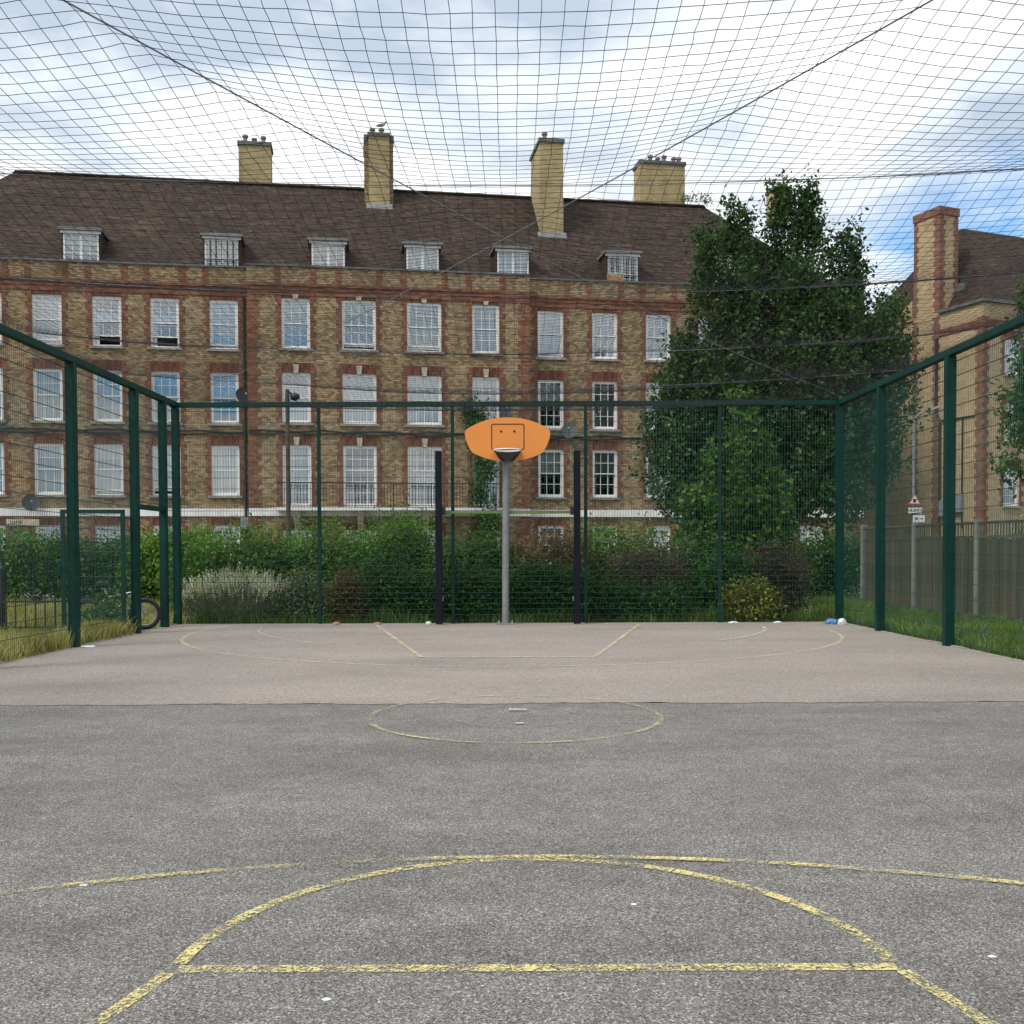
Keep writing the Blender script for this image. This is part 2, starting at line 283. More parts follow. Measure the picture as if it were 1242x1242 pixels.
# ------------------------------------------------------------------ mesh helpers
class MB:
    def __init__(s): s.v = []; s.f = []
    def quad(s, a, b, c, d):
        i = len(s.v); s.v += [a, b, c, d]; s.f.append((i, i + 1, i + 2, i + 3)); return s
    def poly(s, pts):
        i = len(s.v); s.v += pts; s.f.append(tuple(range(i, i + len(pts)))); return s
    def box(s, x0, x1, y0, y1, z0, z1):
        i = len(s.v)
        s.v += [(x0, y0, z0), (x1, y0, z0), (x1, y1, z0), (x0, y1, z0), (x0, y0, z1), (x1, y0, z1), (x1, y1, z1), (x0, y1, z1)]
        for q in ((0, 3, 2, 1), (4, 5, 6, 7), (0, 1, 5, 4), (1, 2, 6, 5), (2, 3, 7, 6), (3, 0, 4, 7)): s.f.append(tuple(i + k for k in q))
        return s
    def hexa(s, p):          # 8 points, bottom ring then top ring
        i = len(s.v); s.v += list(p)
        for q in ((0, 3, 2, 1), (4, 5, 6, 7), (0, 1, 5, 4), (1, 2, 6, 5), (2, 3, 7, 6), (3, 0, 4, 7)): s.f.append(tuple(i + k for k in q))
        return s
    def tube(s, pts, r, n=6, cap=True):
        pts = [Vector(p) for p in pts]; rr = r if isinstance(r, (list, tuple)) else [r] * len(pts); base = len(s.v)
        up = None
        for k, p in enumerate(pts):
            d = (pts[min(k + 1, len(pts) - 1)] - pts[max(k - 1, 0)])
            d = d.normalized() if d.length > 1e-9 else Vector((0, 0, 1))
            if up is None: up = Vector((0, 0, 1)) if abs(d.z) < 0.9 else Vector((1, 0, 0))
            a = d.cross(up)
            if a.length < 1e-4: a = d.cross(Vector((0, 1, 0.3)))
            a.normalize(); b = a.cross(d).normalized(); up = b
            for j in range(n):
                t = 2 * math.pi * (j + 0.5) / n; q = p + (a * math.cos(t) + b * math.sin(t)) * rr[k]; s.v.append(tuple(q))
        for k in range(len(pts) - 1):
            for j in range(n):
                s.f.append((base + k * n + j, base + k * n + (j + 1) % n, base + (k + 1) * n + (j + 1) % n, base + (k + 1) * n + j))
        if cap and n > 2:
            s.f.append(tuple(base + j for j in range(n))[::-1]); e = base + (len(pts) - 1) * n; s.f.append(tuple(e + j for j in range(n)))
        return s
    def torus(s, c, ax, R_, r, n=24, m=8):
        c = Vector(c); ax = Vector(ax).normalized(); a = ax.orthogonal().normalized(); b = ax.cross(a)
        base = len(s.v)
        for i in range(n):
            t = 2 * math.pi * i / n; e = a * math.cos(t) + b * math.sin(t)
            for j in range(m):
                p = 2 * math.pi * j / m; s.v.append(tuple(c + e * (R_ + r * math.cos(p)) + ax * r * math.sin(p)))
        for i in range(n):
            for j in range(m):
                s.f.append((base + i * m + j, base + ((i + 1) % n) * m + j, base + ((i + 1) % n) * m + (j + 1) % m, base + i * m + (j + 1) % m))
        return s
    def mesh(s, name):
        me = bpy.data.meshes.new(name); me.from_pydata(s.v, [], s.f); me.update(); return me
    def build(s, name, mat, parent=None, bevel=0, smooth=False, loc=None):
        me = s.mesh(name)
        if bevel or smooth:
            bm = bmesh.new(); bm.from_mesh(me)
            bmesh.ops.recalc_face_normals(bm, faces=bm.faces)
            if bevel: bmesh.ops.bevel(bm, geom=bm.edges[:], offset=bevel, segments=2, affect='EDGES', clamp_overlap=True)
            bm.to_mesh(me); bm.free()
        if smooth:
            for p in me.polygons: p.use_smooth = True
        return obj(name, me, mat, parent, loc)
def obj(name, me, mat=None, parent=None, loc=None):
    o = bpy.data.objects.new(name, me); COL.objects.link(o)
    if mat is not None and not me.materials: me.materials.append(M[mat] if isinstance(mat, str) else mat)
    if parent: o.parent = parent
    if loc: o.location = loc
    return o
def tag(o, label=None, cat=None, group=None, kind=None):
    if label: o['label'] = label
    if cat: o['category'] = cat
    if group: o['group'] = group
    if kind: o['kind'] = kind
    return o
def empty(name, loc=(0, 0, 0), rz=0.0):
    o = bpy.data.objects.new(name, None); COL.objects.link(o); o.location = loc; o.rotation_euler = (0, 0, rz); o.empty_display_size = 0.2; return o
def soup(name, V, F, mat, parent=None):          # big numpy meshes; F is (n, k) array
    me = bpy.data.meshes.new(name); n, k = F.shape
    me.vertices.add(len(V)); me.vertices.foreach_set('co', V.astype(np.float32).ravel())
    me.loops.add(n * k); me.loops.foreach_set('vertex_index', F.astype(np.int32).ravel())
    me.polygons.add(n); me.polygons.foreach_set('loop_start', np.arange(0, n * k, k, dtype=np.int32)); me.polygons.foreach_set('loop_total', np.full(n, k, dtype=np.int32))
    me.update(calc_edges=True); return obj(name, me, mat, parent)
def leaves(P, N, D, L, W, fold=0.18):
    """leaf quads (two triangles folded along the rib) at P, normals N, direction D."""
    N = N / np.linalg.norm(N, axis=1, keepdims=True); D = D - N * (D * N).sum(1, keepdims=True)
    D = D / np.maximum(np.linalg.norm(D, axis=1, keepdims=True), 1e-6); S = np.cross(N, D)
    L = np.broadcast_to(L, len(P))[:, None]; W = np.broadcast_to(W, len(P))[:, None]
    a = P - D * L * 0.5; b = P + S * W * 0.5 + N * W * fold - D * L * 0.05; c = P + D * L * 0.5; d = P - S * W * 0.5 + N * W * fold - D * L * 0.05
    V = np.stack([a, b, c, d], 1).reshape(-1, 3); i = np.arange(len(P)) * 4
    F = np.concatenate([np.stack([i, i + 1, i + 2], 1), np.stack([i, i + 2, i + 3], 1)])
    return V, F
def rdir(n):
    v = rng.normal(size=(n, 3)); return v / np.linalg.norm(v, axis=1, keepdims=True)

# ================================================================== SETTING
S = 900
g = MB()
g.quad((-S, -S, -0.03), (S, -S, -0.03), (S, S, -0.03), (-S, S, -0.03)); tag(g.build('ground', 'ground'), kind='structure')
XL, XR, YB, YF = -6.08, 5.95, 18.6, -2.4
SEAM = 8.83
def sheet(name, x0, x1, y0, y1, z, mat, nx=1, ny=1):
    m = MB(); m.quad((x0, y0, z), (x1, y0, z), (x1, y1, z), (x0, y1, z)); return tag(m.build(name, mat), kind='structure')
sheet('asphalt_court', XL, XR, YF, SEAM, 0.0, 'asphalt')
# the paler half has a slightly wavering seam edge, lapped a few millimetres over the dark asphalt
m = MB(); k = 160; top = []
for i in range(k + 1):
    x = XL + (XR - XL) * i / k; top.append((x, SEAM - 0.02 + 0.025 * math.sin(x * 2.1) + 0.015 * math.sin(x * 6.3) + random.uniform(-0.022, 0.022), 0.004))
for i in range(k): m.quad(top[i], top[i + 1], (top[i + 1][0], YB + 0.15, 0.004), (top[i][0], YB + 0.15, 0.004))
tag(m.build('macadam_court', 'tarmac'), kind='structure')
# timber/concrete edging along the long sides
for nm, x0, x1 in (('left', XL - 0.06, XL), ('right', XR, XR + 0.06)):
    m = MB(); y = YF
    while y < YB + 0.2:
        e = min(y + random.uniform(0.7, 1.3), YB + 0.2); j = random.uniform(-0.008, 0.008); m.box(x0 + j, x1 + j, y + .004, e, -0.1, 0.012 + j); y = e
    tag(m.build('court_edging', 'kerb'), kind='structure')
sheet('garden_path', -30, -7.05, 15.0, 16.45, -0.012, 'path')
# far road between garden and flats
sheet('street', -60, 80, 31.0, 36.2, -0.018, 'path')
# ---- court markings
def ribbon(name, pts, w, mat, z):
    m = MB(); n = len(pts); L = []; Rr = []
    for i, p in enumerate(pts):
        a = Vector(pts[max(i - 1, 0)]); b = Vector(pts[min(i + 1, n - 1)]); d = (b - a).normalized(); q = Vector((-d.y, d.x)) * w / 2
        L.append((p[0] + q.x, p[1] + q.y, z)); Rr.append((p[0] - q.x, p[1] - q.y, z))
    for i in range(n - 1): m.quad(Rr[i], Rr[i + 1], L[i + 1], L[i])
    return tag(m.build(name, mat), kind='structure')
def arc(cx, cy, r, a0, a1, n=48): return [(cx + r * math.cos(R(a0 + (a1 - a0) * i / n)), cy + r * math.sin(R(a0 + (a1 - a0) * i / n))) for i in range(n + 1)]
CX = 0.07
ribbon('free_throw_line', [(-1.06 + 2.27 * i / 8, 3.20) for i in range(9)], 0.055, 'yellow', 0.0040)
ribbon('free_throw_arc', arc(CX, 3.20, 1.14, 2, 178), 0.05, 'yellow', 0.0052)
ribbon('key_line', [(-1.08, 3.17), (-1.3, 2.3), (-1.75, 0.5), (-2.5, -2.3)], 0.05, 'yellow', 0.0040)
ribbon('key_line', [(1.22, 3.17), (1.46, 2.3), (1.9, 0.5), (2.6, -2.3)], 0.05, 'yellow', 0.0040)
ribbon('area_arc', arc(0.1, -0.65, 5.02, 0, 180, 80), 0.045, 'yellow_faint', 0.0064)
ribbon('area_arc_patch', arc(0.1, -0.65, 5.02, 76, 95, 20), 0.045, 'yellow', 0.0076)
ribbon('area_arc_patch', arc(0.1, -0.65, 5.02, 62, 70, 10), 0.045, 'yellow', 0.0076)
ribbon('area_arc_patch', arc(0.1, -0.65, 5.02, 105, 112, 10), 0.045, 'yellow', 0.0076)
ribbon('centre_circle', arc(0.02, 8.12, 1.15, 0, 360, 90), 0.045, 'yellow_faint', 0.0090)
ribbon('centre_spot_ring', arc(0.02, 8.12, 0.50, 0, 360, 60), 0.03, 'white_faint', 0.0090)
ribbon('centre_mark', [(-0.03, 8.42), (0.12, 8.42)], 0.10, 'white_line', 0.0125)
ribbon('centre_mark', [(0.02, 7.75), (0.09, 7.75)], 0.05, 'white_line', 0.0125)
ribbon('far_area_arc', arc(0.0, 16.75, 5.15, -195, 15, 90), 0.055, 'yellow_far', 0.0082)
ribbon('far_inner_arc', arc(0.0, 17.9, 4.3, -175, -130, 20), 0.05, 'white_line', 0.0115)
ribbon('far_inner_arc', arc(0.0, 17.9, 4.3, -46, -5, 20), 0.06, 'white_line', 0.0115)
ribbon('far_key_line', [(-2.42, 18.2), (-1.12, 12.6)], 0.06, 'yellow_far', 0.0115)
ribbon('far_key_line', [(2.25, 18.1), (1.02, 12.6)], 0.06, 'yellow_far', 0.0115)
ribbon('far_free_throw_line', [(-1.15, 12.6), (1.05, 12.6)], 0.05, 'white_line', 0.0148)
ribbon('far_end_line', [(-5.9, 18.22), (-1.6, 18.2), (5.6, 18.18)], 0.045, 'white_line', 0.0148)

# ================================================================== MESH FENCES
HF = 3.93
def wires(m, p0, p1, z0, z1, dense=False):
    """welded mesh between two plan points: verticals every 50 mm, horizontals every 200 mm (100 mm in the rebound zone)"""
    a = Vector((p0[0], p0[1], 0)); b = Vector((p1[0], p1[1], 0)); d = b - a; L = d.length; d.normalize()
    n = int(L / 0.05)
    for i in range(1, n):
        q = a + d * (L * i / n); m.tube([(q.x, q.y, z0), (q.x, q.y, z1)], 0.0032, 3, False)
    z = z0 + 0.03
    nrm = Vector((-d.y, d.x, 0)) * 0.0065
    while z < z1:
        for s in (1, -1):
            m.tube([a + nrm * s + Vector((0, 0, z)), b + nrm * s + Vector((0, 0, z))], 0.0044, 3, False)
        z += 0.10 if (dense and z < 1.45) else 0.20
def post(parent, x, y, w, d, z1=HF, name='post'):
    p = MB().box(x - w / 2, x + w / 2, y - d / 2, y + d / 2, -0.05, z1).build(name, 'green', parent, bevel=0.006)
    b = MB(); z = 0.35
    while z < z1 - 0.1:
        for sx in (-1, 1): b.box(x + sx * w * .5 - .006, x + sx * w * .5 + .006, y - d / 2 - 0.008, y - d / 2 + .004, z - .007, z + .007)
        z += 0.6
    tag(b.build('fixing_bolts', 'green_wire' if w > .1 else 'galv', p), kind='stuff')
    return p
# back fence
bf = tag(empty('mesh_fence', (0, 0, 0)), 'dark green welded mesh fence across the far end behind the orange backboard', 'fence')
bx = [-3.49, -1.07, 1.34, 3.77]
for x in bx: post(bf, x, YB, 0.062, 0.06)
MB().box(XL - 0.09, XR + 0.09, YB - 0.045, YB + 0.045, HF, HF + 0.09).build('top_rail', 'green', bf, bevel=0.006)
xs = [XL] + bx + [XR]
for i in range(5):
    m = MB(); wires(m, (xs[i] + .03, YB + 0.045), (xs[i + 1] - .03, YB + 0.045), 0.03, HF, True); tag(m.build('mesh_panel', 'green_wire', bf), kind='stuff')
# left fence with the entrance gap between 16.65 and 17.95
lf = tag(empty('mesh_fence', (0, 0, 0)), 'dark green welded mesh side fence with the gate opening, dry grass outside it', 'fence')
ly = [-2.4, 0.6, 3.3, 6.0, 8.75, 11.45, 14.2, 16.55, 17.9, YB]
for y in ly: post(lf, XL, y, 0.12, 0.13)
MB().box(XL - 0.05, XL + 0.05, YF, YB - 0.046, HF, HF + 0.10).build('top_rail', 'green', lf, bevel=0.006)
for i in range(len(ly) - 1):
    m = MB(); gap = (i == 7)
    wires(m, (XL - 0.058, ly[i] + .03), (XL - 0.058, ly[i + 1] - .03), 2.12 if gap else 0.03, HF); tag(m.build('mesh_panel', 'green_wire', lf), kind='stuff')
MB().box(XL - 0.04, XL + 0.04, 16.62, 17.83, 2.02, 2.10).build('lintel_bar', 'green', lf, bevel=0.005)
# right fence
rf = tag(empty('mesh_fence', (0, 0, 0)), 'dark green welded mesh side fence along the green verge and timber fence', 'fence')
ry = [-2.4, 0.6, 3.3, 6.0, 8.65, 11.35, 13.95, 16.55, YB]
for y in ry: post(rf, XR, y, 0.12, 0.13)
MB().box(XR - 0.05, XR + 0.05, YF, YB - 0.046, HF, HF + 0.10).build('top_rail', 'green', rf, bevel=0.006)
for i in range(len(ry) - 1):
    m = MB(); wires(m, (XR + 0.058, ry[i] + .03), (XR + 0.058, ry[i + 1] - .03), 0.03, HF); tag(m.build('mesh_panel', 'green_wire', rf), kind='stuff')
# near end fence behind the camera carries the net
nf = tag(empty('mesh_fence', (0, 0, 0)), 'dark green welded mesh fence closing the near end of the court', 'fence')
for x in (-3.5, -1.1, 1.3, 3.7): post(nf, x, YF, 0.062, 0.06)
MB().box(XL + .052, XR - .052, YF - 0.045, YF + 0.045, HF, HF + 0.09).build('top_rail', 'green', nf, bevel=0.006)
m = MB(); wires(m, (XL + .06, YF - 0.045), (XR - .06, YF - 0.045), 0.03, HF, True); tag(m.build('mesh_panel', 'green_wire', nf), kind='stuff')
# open gate leaf, swung outwards
gt = tag(empty('gate', (XL - 0.06, 16.43, 0), R(187)), 'green mesh gate leaf standing open outside the left fence', 'gate')
fr = MB(); fr.box(0.06, 0.12, -0.03, 0.03, 0.04, 2.0); fr.box(0.98, 1.04, -0.03, 0.03, 0.04, 2.0)
fr.box(0.121, 0.979, -0.028, 0.028, 0.04, 0.10); fr.box(0.121, 0.979, -0.028, 0.028, 1.94, 2.0); fr.build('gate_frame', 'green', gt)
m = MB(); wires(m, (0.12, 0.0), (0.98, 0.0), 0.10, 1.94); tag(m.build('mesh_infill', 'green_wire', gt), kind='stuff')
MB().box(1.045, 1.10, -0.05, 0.05, 0.95, 1.15).build('latch', 'green', gt); 
for z in (0.4, 1.6): MB().box(0.0, 0.059, -0.02, 0.02, z, z + 0.06).build('hinge', 'galv', gt)

# ================================================================== OVERHEAD NET
st = 0.1
W2 = (XR - XL) / 2; XC = (XR + XL) / 2; YC = (YB + YF) / 2; L2 = (YB - YF) / 2
nx = int(round((XR - XL) / st)) + 1; ny = int(round((YB - YF) / st)) + 1
gx = np.linspace(XL, XR, nx); gy = np.linspace(YF, YB, ny); GX, GY = np.meshgrid(gx, gy)
def hang(x, y): return HF + 0.115 - 0.30 * (1 - ((x - XC) / W2) ** 2) * (1 - np.abs((y - YC) / L2) ** 6)
Hh = hang(GX, GY) - 0.10; fix = np.zeros_like(Hh, bool)
fix[0, :] = fix[-1, :] = True; fix[:, 0] = fix[:, -1] = True
cab_y = [YB - 2.93 * k for k in range(1, 7)]
for cy in cab_y: fix[np.argmin(abs(gy - cy)), :] = True
for i in range(ny):
    t = (gy[i] - YF) / (YB - YF)
    for xx in (XL + t * (XR - XL), XR - t * (XR - XL)):
        j = int(round((xx - XL) / (XR - XL) * (nx - 1))); fix[i, j] = True
Hh[fix] = hang(GX, GY)[fix]
for it in range(700):
    A = Hh.copy(); A[1:-1, 1:-1] = 0.25 * (Hh[:-2, 1:-1] + Hh[2:, 1:-1] + Hh[1:-1, :-2] + Hh[1:-1, 2:]) - 0.00065
    A[fix] = Hh[fix]; Hh = A
jx = rng.normal(0, 0.0018, Hh.shape); jy = rng.normal(0, 0.0018, Hh.shape); jx[:, 0] = jx[:, -1] = 0; jy[0] = jy[-1] = 0
wob = 0.012 * np.sin(GX * 1.3 + GY * .7) + 0.008 * np.sin(GY * 1.9 - GX * .4)
P = np.stack([GX + jx, GY + jy + wob, Hh + rng.normal(0, 0.0015, Hh.shape)], 2)
def strands(A, B, r):
    D = B - A; D = D / np.linalg.norm(D, axis=1, keepdims=True)
    U = np.cross(D, np.array([0.1, 0.2, 1.0])); U /= np.linalg.norm(U, axis=1, keepdims=True); V = np.cross(D, U)
    ring = [U, -0.5 * U + 0.866 * V, -0.5 * U - 0.866 * V]
    vs = np.stack([A + q * r for q in ring] + [B + q * r for q in ring], 1).reshape(-1, 3); i = np.arange(len(A)) * 6
    F = np.concatenate([np.stack([i + a, i + b, i + b + 3, i + a + 3], 1) for a, b in ((0, 1), (1, 2), (2, 0))])
    return vs, F
A1 = P[:, :-1].reshape(-1, 3); B1 = P[:, 1:].reshape(-1, 3); A2 = P[:-1].reshape(-1, 3); B2 = P[1:].reshape(-1, 3)
V, F_ = strands(np.concatenate([A1, A2]), np.concatenate([B1, B2]), 0.0019)
net = tag(empty('overhead_net'), 'dark square mesh net stretched over the whole court on steel cables', 'net')
tag(soup('netting', V, F_, 'twine', net), kind='stuff')
for cy in cab_y:
    MB().tube([(x, cy, float(hang(x, cy)) + 0.004) for x in np.linspace(XL, XR, 28)], 0.0036, 5).build('cross_cable', 'cable', net)
for s in (1, -1):
    pts = []
    for i in range(50):
        t = i / 49; y = YF + t * (YB - YF); x = XL + t * (XR - XL) if s > 0 else XR - t * (XR - XL); pts.append((x, y, float(hang(x, y)) + 0.012 * (s + 2)))
    MB().tube(pts, 0.0045, 5).build('diagonal_cable', 'cable', net)

# ================================================================== GOAL AND HOOP
hp = tag(empty('basketball_hoop', (-0.12, 18.36, 0)), 'orange basketball backboard and hoop on a grey steel pole inside the goal', 'basketball hoop')
MB().tube([(0, 0, 0.02), (0.02, 0, 2.98)], 0.062, 14).build('pole', 'galv', hp, smooth=False)
b = MB().box(-0.16, 0.16, -0.13, 0.13, 0.004, 0.024).build('base_plate', 'galv', hp, bevel=0.003)
for sx in (-1, 1):
    for sy in (-1, 1): MB().tube([(sx * .12, sy * .095, 0.02), (sx * .12, sy * .095, 0.065)], 0.016, 6).build('bolt', 'chrome', b)
# backboard outline (half), width 1.52 m, height 0.77 m
half = [(0.0, 3.675), (0.12, 3.672), (0.26, 3.655), (0.40, 3.62), (0.53, 3.575), (0.65, 3.515), (0.715, 3.475), (0.75, 3.435), (0.757, 3.39), (0.74, 3.30), (0.70, 3.19), (0.655, 3.10), (0.61, 3.05), (0.54, 3.015), (0.43, 2.97), (0.30, 2.935), (0.15, 2.912), (0.0, 2.908)]
outl = half + [(-x, z) for x, z in half[-2:0:-1]]
BC = 0.05
m = MB(); n = len(outl); yb0, yb1 = -0.20, -0.165
m.poly([(x + BC, yb0, z) for x, z in outl][::-1]); m.poly([(x + BC, yb1, z) for x, z in outl])
for i in range(n):
    a, c = outl[i], outl[(i + 1) % n]; m.quad((a[0] + BC, yb0, a[1]), (c[0] + BC, yb0, c[1]), (c[0] + BC, yb1, c[1]), (a[0] + BC, yb1, a[1]))
bb = m.build('backboard', 'orange', hp, smooth=False)
m = MB(); rr = 0.035; x0, x1, z0, z1 = -0.29 + BC, 0.30 + BC, 3.10, 3.565
def rrect(x0, x1, z0, z1, r): 
    p = []
    for cx, cz, a in ((x1 - r, z1 - r, 0), (x0 + r, z1 - r, 90), (x0 + r, z0 + r, 180), (x1 - r, z0 + r, 270)):
        for k in range(5): p.append((cx + r * math.cos(R(a + k * 22.5)), cz + r * math.sin(R(a + k * 22.5))))
    return p
o1 = rrect(x0, x1, z0, z1, rr); o2 = rrect(x0 + .018, x1 - .018, z0 + .018, z1 - .018, rr * .6)
for i in range(len(o1)):
    j = (i + 1) % len(o1); m.quad((o1[i][0], yb0 - .003, o1[i][1]), (o2[i][0], yb0 - .003, o2[i][1]), (o2[j][0], yb0 - .003, o2[j][1]), (o1[j][0], yb0 - .003, o1[j][1]))
m.build('target_square', 'dark_line', bb)
for x in (-0.115, 0.12):
    MB().tube([(x + BC, yb0 + .002, 3.43), (x + BC, yb0 - .008, 3.43)], 0.02, 10).build('bolt_hole', 'sign_black', bb)
rim = MB().torus((BC - 0.005, yb0 - 0.40, 3.06), (0, 0, 1), 0.235, 0.013, 32, 8).build('rim', 'bag_white', hp, smooth=True)
m = MB()
m.hexa([(BC - .10, yb0 - .03, 2.90), (BC + .10, yb0 - .03, 2.90), (BC + .10, yb0 - .004, 2.90), (BC - .10, yb0 - .004, 2.90), (BC - .24, yb0 - .03, 3.075), (BC + .24, yb0 - .03, 3.075), (BC + .24, yb0 - .004, 3.075), (BC - .24, yb0 - .004, 3.075)])
for s in (-1, 1):
    m.hexa([(BC + s * .05 - .008, yb0 - .06, 2.90), (BC + s * .05 + .008, yb0 - .06, 2.90), (BC + s * .05 + .008, yb0 - .03, 2.90), (BC + s * .05 - .008, yb0 - .03, 2.90),
            (BC + s * .225 - .008, yb0 - .40, 3.045), (BC + s * .225 + .008, yb0 - .40, 3.045), (BC + s * .225 + .008, yb0 - .03, 3.06), (BC + s * .225 - .008, yb0 - .03, 3.06)])
m.build('rim_bracket', 'black', hp)
m = MB(); m.box(-0.07, 0.11, -0.163, 0.05, 2.95, 3.05); m.box(-0.05, 0.09, -0.163, -0.10, 3.052, 3.5); m.build('support_arm', 'galv', hp, bevel=0.004)

go = tag(empty('goal_frame', (-0.07, 18.32, 0)), 'pair of tall navy square goal posts joined by an olive crossbar', 'goal')
for s in (-1, 1):
    p = MB().box(s * 1.235 - .058, s * 1.235 + .058, -0.06, 0.06, 0.0, 3.10).build('goal_post', 'navy', go, bevel=0.006)
    MB().box(s * 1.175 - .02, s * 1.175 + .02, 0.0, 0.05, 0.42, 0.50).build('bracket', 'galv', p)
    MB().box(s * 1.155 - .035, s * 1.155 + .035, -0.03, 0.09, 1.96, 2.10).build('bar_bracket', 'black', p)
MB().box(-1.17, 1.17, 0.062, 0.115, 1.985, 2.035).build('crossbar', 'olive', go, bevel=0.004)

# ================================================================== APARTMENT BLOCK
TH = R(8.9); AX, AY = -17.16, 37.8
blk = tag(empty('apartment_block', (AX, AY, 0), TH), 'long brown brick apartment block with red brick dressings, dormers and tall yellow chimneys', 'building')
def toW(u, y, z): c, s = math.cos(TH), math.sin(TH); return (AX + u * c - y * s, AY + u * s + y * c, z)
U0, U1, DEP = -7.55, 32.2, 10.2      # block extents
UA, UB, PRJ = 7.32, 18.02, -0.5     # projecting centre
PZ = 12.0                            # parapet top
def wall(m, u0, u1, y, z0, z1, holes, rev=0.16):
    us = sorted({u0, u1, *[h[0] for h in holes], *[h[1] for h in holes]}); zs = sorted({z0, z1, *[h[2] for h in holes], *[h[3] for h in holes]})
    for i in range(len(us) - 1):
        for j in range(len(zs) - 1):
            a, b_, c, d = us[i], us[i + 1], zs[j], zs[j + 1]; mu, mz = (a + b_) / 2, (c + d) / 2
            if any(h[0] < mu < h[1] and h[2] < mz < h[3] for h in holes): continue
            m.quad((a, y, c), (b_, y, c), (b_, y, d), (a, y, d))
    for h in holes:
        a, b_, c, d = h
        m.quad((a, y, c), (a, y, d), (a, y + rev, d), (a, y + rev, c)); m.quad((b_, y, d), (b_, y, c), (b_, y + rev, c), (b_, y + rev, d))
        m.quad((a, y, d), (b_, y, d), (b_, y + rev, d), (a, y + rev, d)); m.quad((b_, y, c), (a, y, c), (a, y + rev, c), (b_, y + rev, c))
# window table: (u, width, z0, z1, y plane, nx, curtain, raised, keystone, head)
side_f = [(8.95, 10.80), (6.16, 8.08), (3.44, 5.34), (0.75, 2.32)]
cen_f = [(8.95, 10.84), (6.16, 8.06), (3.02, 5.34), (0.55, 2.12)]
WN = []
LC = [-6.05 + 0.02, -4.0, -1.95, 0.12, 2.22, 4.28, 6.42]; RC = [18.95, 21.15, 23.36, 25.55, 27.75, 29.95]
CC = [(9.1, 1.06, 3), (11.45, 1.28, 4), (13.92, 1.32, 4), (16.3, 1.06, 3)]
cur = {('L', 3, 0): 'white', ('L', 4, 0): 'none', ('L', 5, 0): 'none', ('L', 6, 0): 'blue', ('L', 3, 1): 'pleat', ('L', 4, 1): 'pleat', ('L', 5, 1): 'blue', ('L', 6, 1): 'half',
       ('L', 3, 2): 'white', ('L', 4, 2): 'white', ('L', 5, 2): 'white', ('L', 6, 2): 'pleat', ('C', 0, 0): 'white', ('C', 1, 0): 'blue', ('C', 2, 0): 'white', ('C', 3, 0): 'blue',
       ('C', 0, 1): 'white', ('C', 1, 1): 'blue', ('C', 2, 1): 'blue', ('C', 3, 1): 'half', ('C', 0, 2): 'pleat', ('C', 1, 2): 'brown', ('C', 2, 2): 'cream', ('C', 3, 2): 'pleat',
       ('R', 0, 0): 'blue', ('R', 1, 0): 'blue', ('R', 2, 0): 'blue', ('R', 0, 1): 'half', ('R', 1, 1): 'grey', ('R', 2, 1): 'white', ('R', 0, 2): 'half', ('R', 1, 2): 'none', ('R', 2, 2): 'white'}
rais = {('L', 3, 0): .12, ('L', 4, 0): .32, ('L', 5, 0): .33, ('L', 6, 0): .08, ('R', 0, 0): .07, ('L', 4, 2): .10, ('L', 5, 2): .22, ('C', 1, 0): .16, ('C', 2, 0): .14}
for i, u in enumerate(LC):
    for k, (a, b_) in enumerate(side_f): WN.append((u, 1.04, a, b_, 0.0, 3, cur.get(('L', i, k), random.choice(['white', 'blue', 'grey', 'half'])), rais.get(('L', i, k), 0), False, k, 2))
for i, u in enumerate(RC):
    for k, (a, b_) in enumerate(side_f): WN.append((u, 1.04, a, b_, 0.0, 3, cur.get(('R', i, k), random.choice(['white', 'blue', 'grey', 'half'])), rais.get(('R', i, k), 0), False, k, 2))
for i, (u, w, nb) in enumerate(CC):
    for k, (a, b_) in enumerate(cen_f): WN.append((u, w, a, b_, PRJ, nb, cur.get(('C', i, k), random.choice(['white', 'grey', 'half'])), rais.get(('C', i, k), 0), True, k, 2))
m = MB()
hole = lambda w: (w[0] - w[1] / 2, w[0] + w[1] / 2, w[2], w[3])
hl = [hole(w) for w in WN if w[0] < UA]; hc = [hole(w) for w in WN if UA < w[0] < UB]; hr = [hole(w) for w in WN if w[0] > UB]
wall(m, U0, UA, 0.0, -0.3, PZ, hl); wall(m, UA, UB, PRJ, -0.3, PZ, hc); wall(m, UB, U1, 0.0, -0.3, PZ, hr)
m.quad((UA, 0, -0.3), (UA, PRJ, -0.3), (UA, PRJ, PZ), (UA, 0, PZ)); m.quad((UB, PRJ, -0.3), (UB, 0, -0.3), (UB, 0, PZ), (UB, PRJ, PZ))
m.quad((U0, DEP, -0.3), (U0, 0, -0.3), (U0, 0, PZ), (U0, DEP, PZ)); m.quad((U1, 0, -0.3), (U1, DEP, -0.3), (U1, DEP, PZ), (U1, 0, PZ)); m.quad((U1, DEP, -0.3), (U0, DEP, -0.3), (U0, DEP, PZ), (U1, DEP, PZ))
m.build('wall', 'stock', blk)
# rooms, their gloom put into the near-black colour: inner partition set back from the facade, one slab per floor
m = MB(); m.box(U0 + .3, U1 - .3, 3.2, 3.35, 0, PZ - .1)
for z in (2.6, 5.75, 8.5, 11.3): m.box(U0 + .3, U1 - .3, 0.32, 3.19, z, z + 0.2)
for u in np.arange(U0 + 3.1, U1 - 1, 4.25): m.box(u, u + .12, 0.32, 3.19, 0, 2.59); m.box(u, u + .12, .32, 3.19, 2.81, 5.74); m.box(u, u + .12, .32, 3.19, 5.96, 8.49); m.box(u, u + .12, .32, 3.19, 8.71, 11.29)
m.build('interior_partition', 'dark_room', blk)
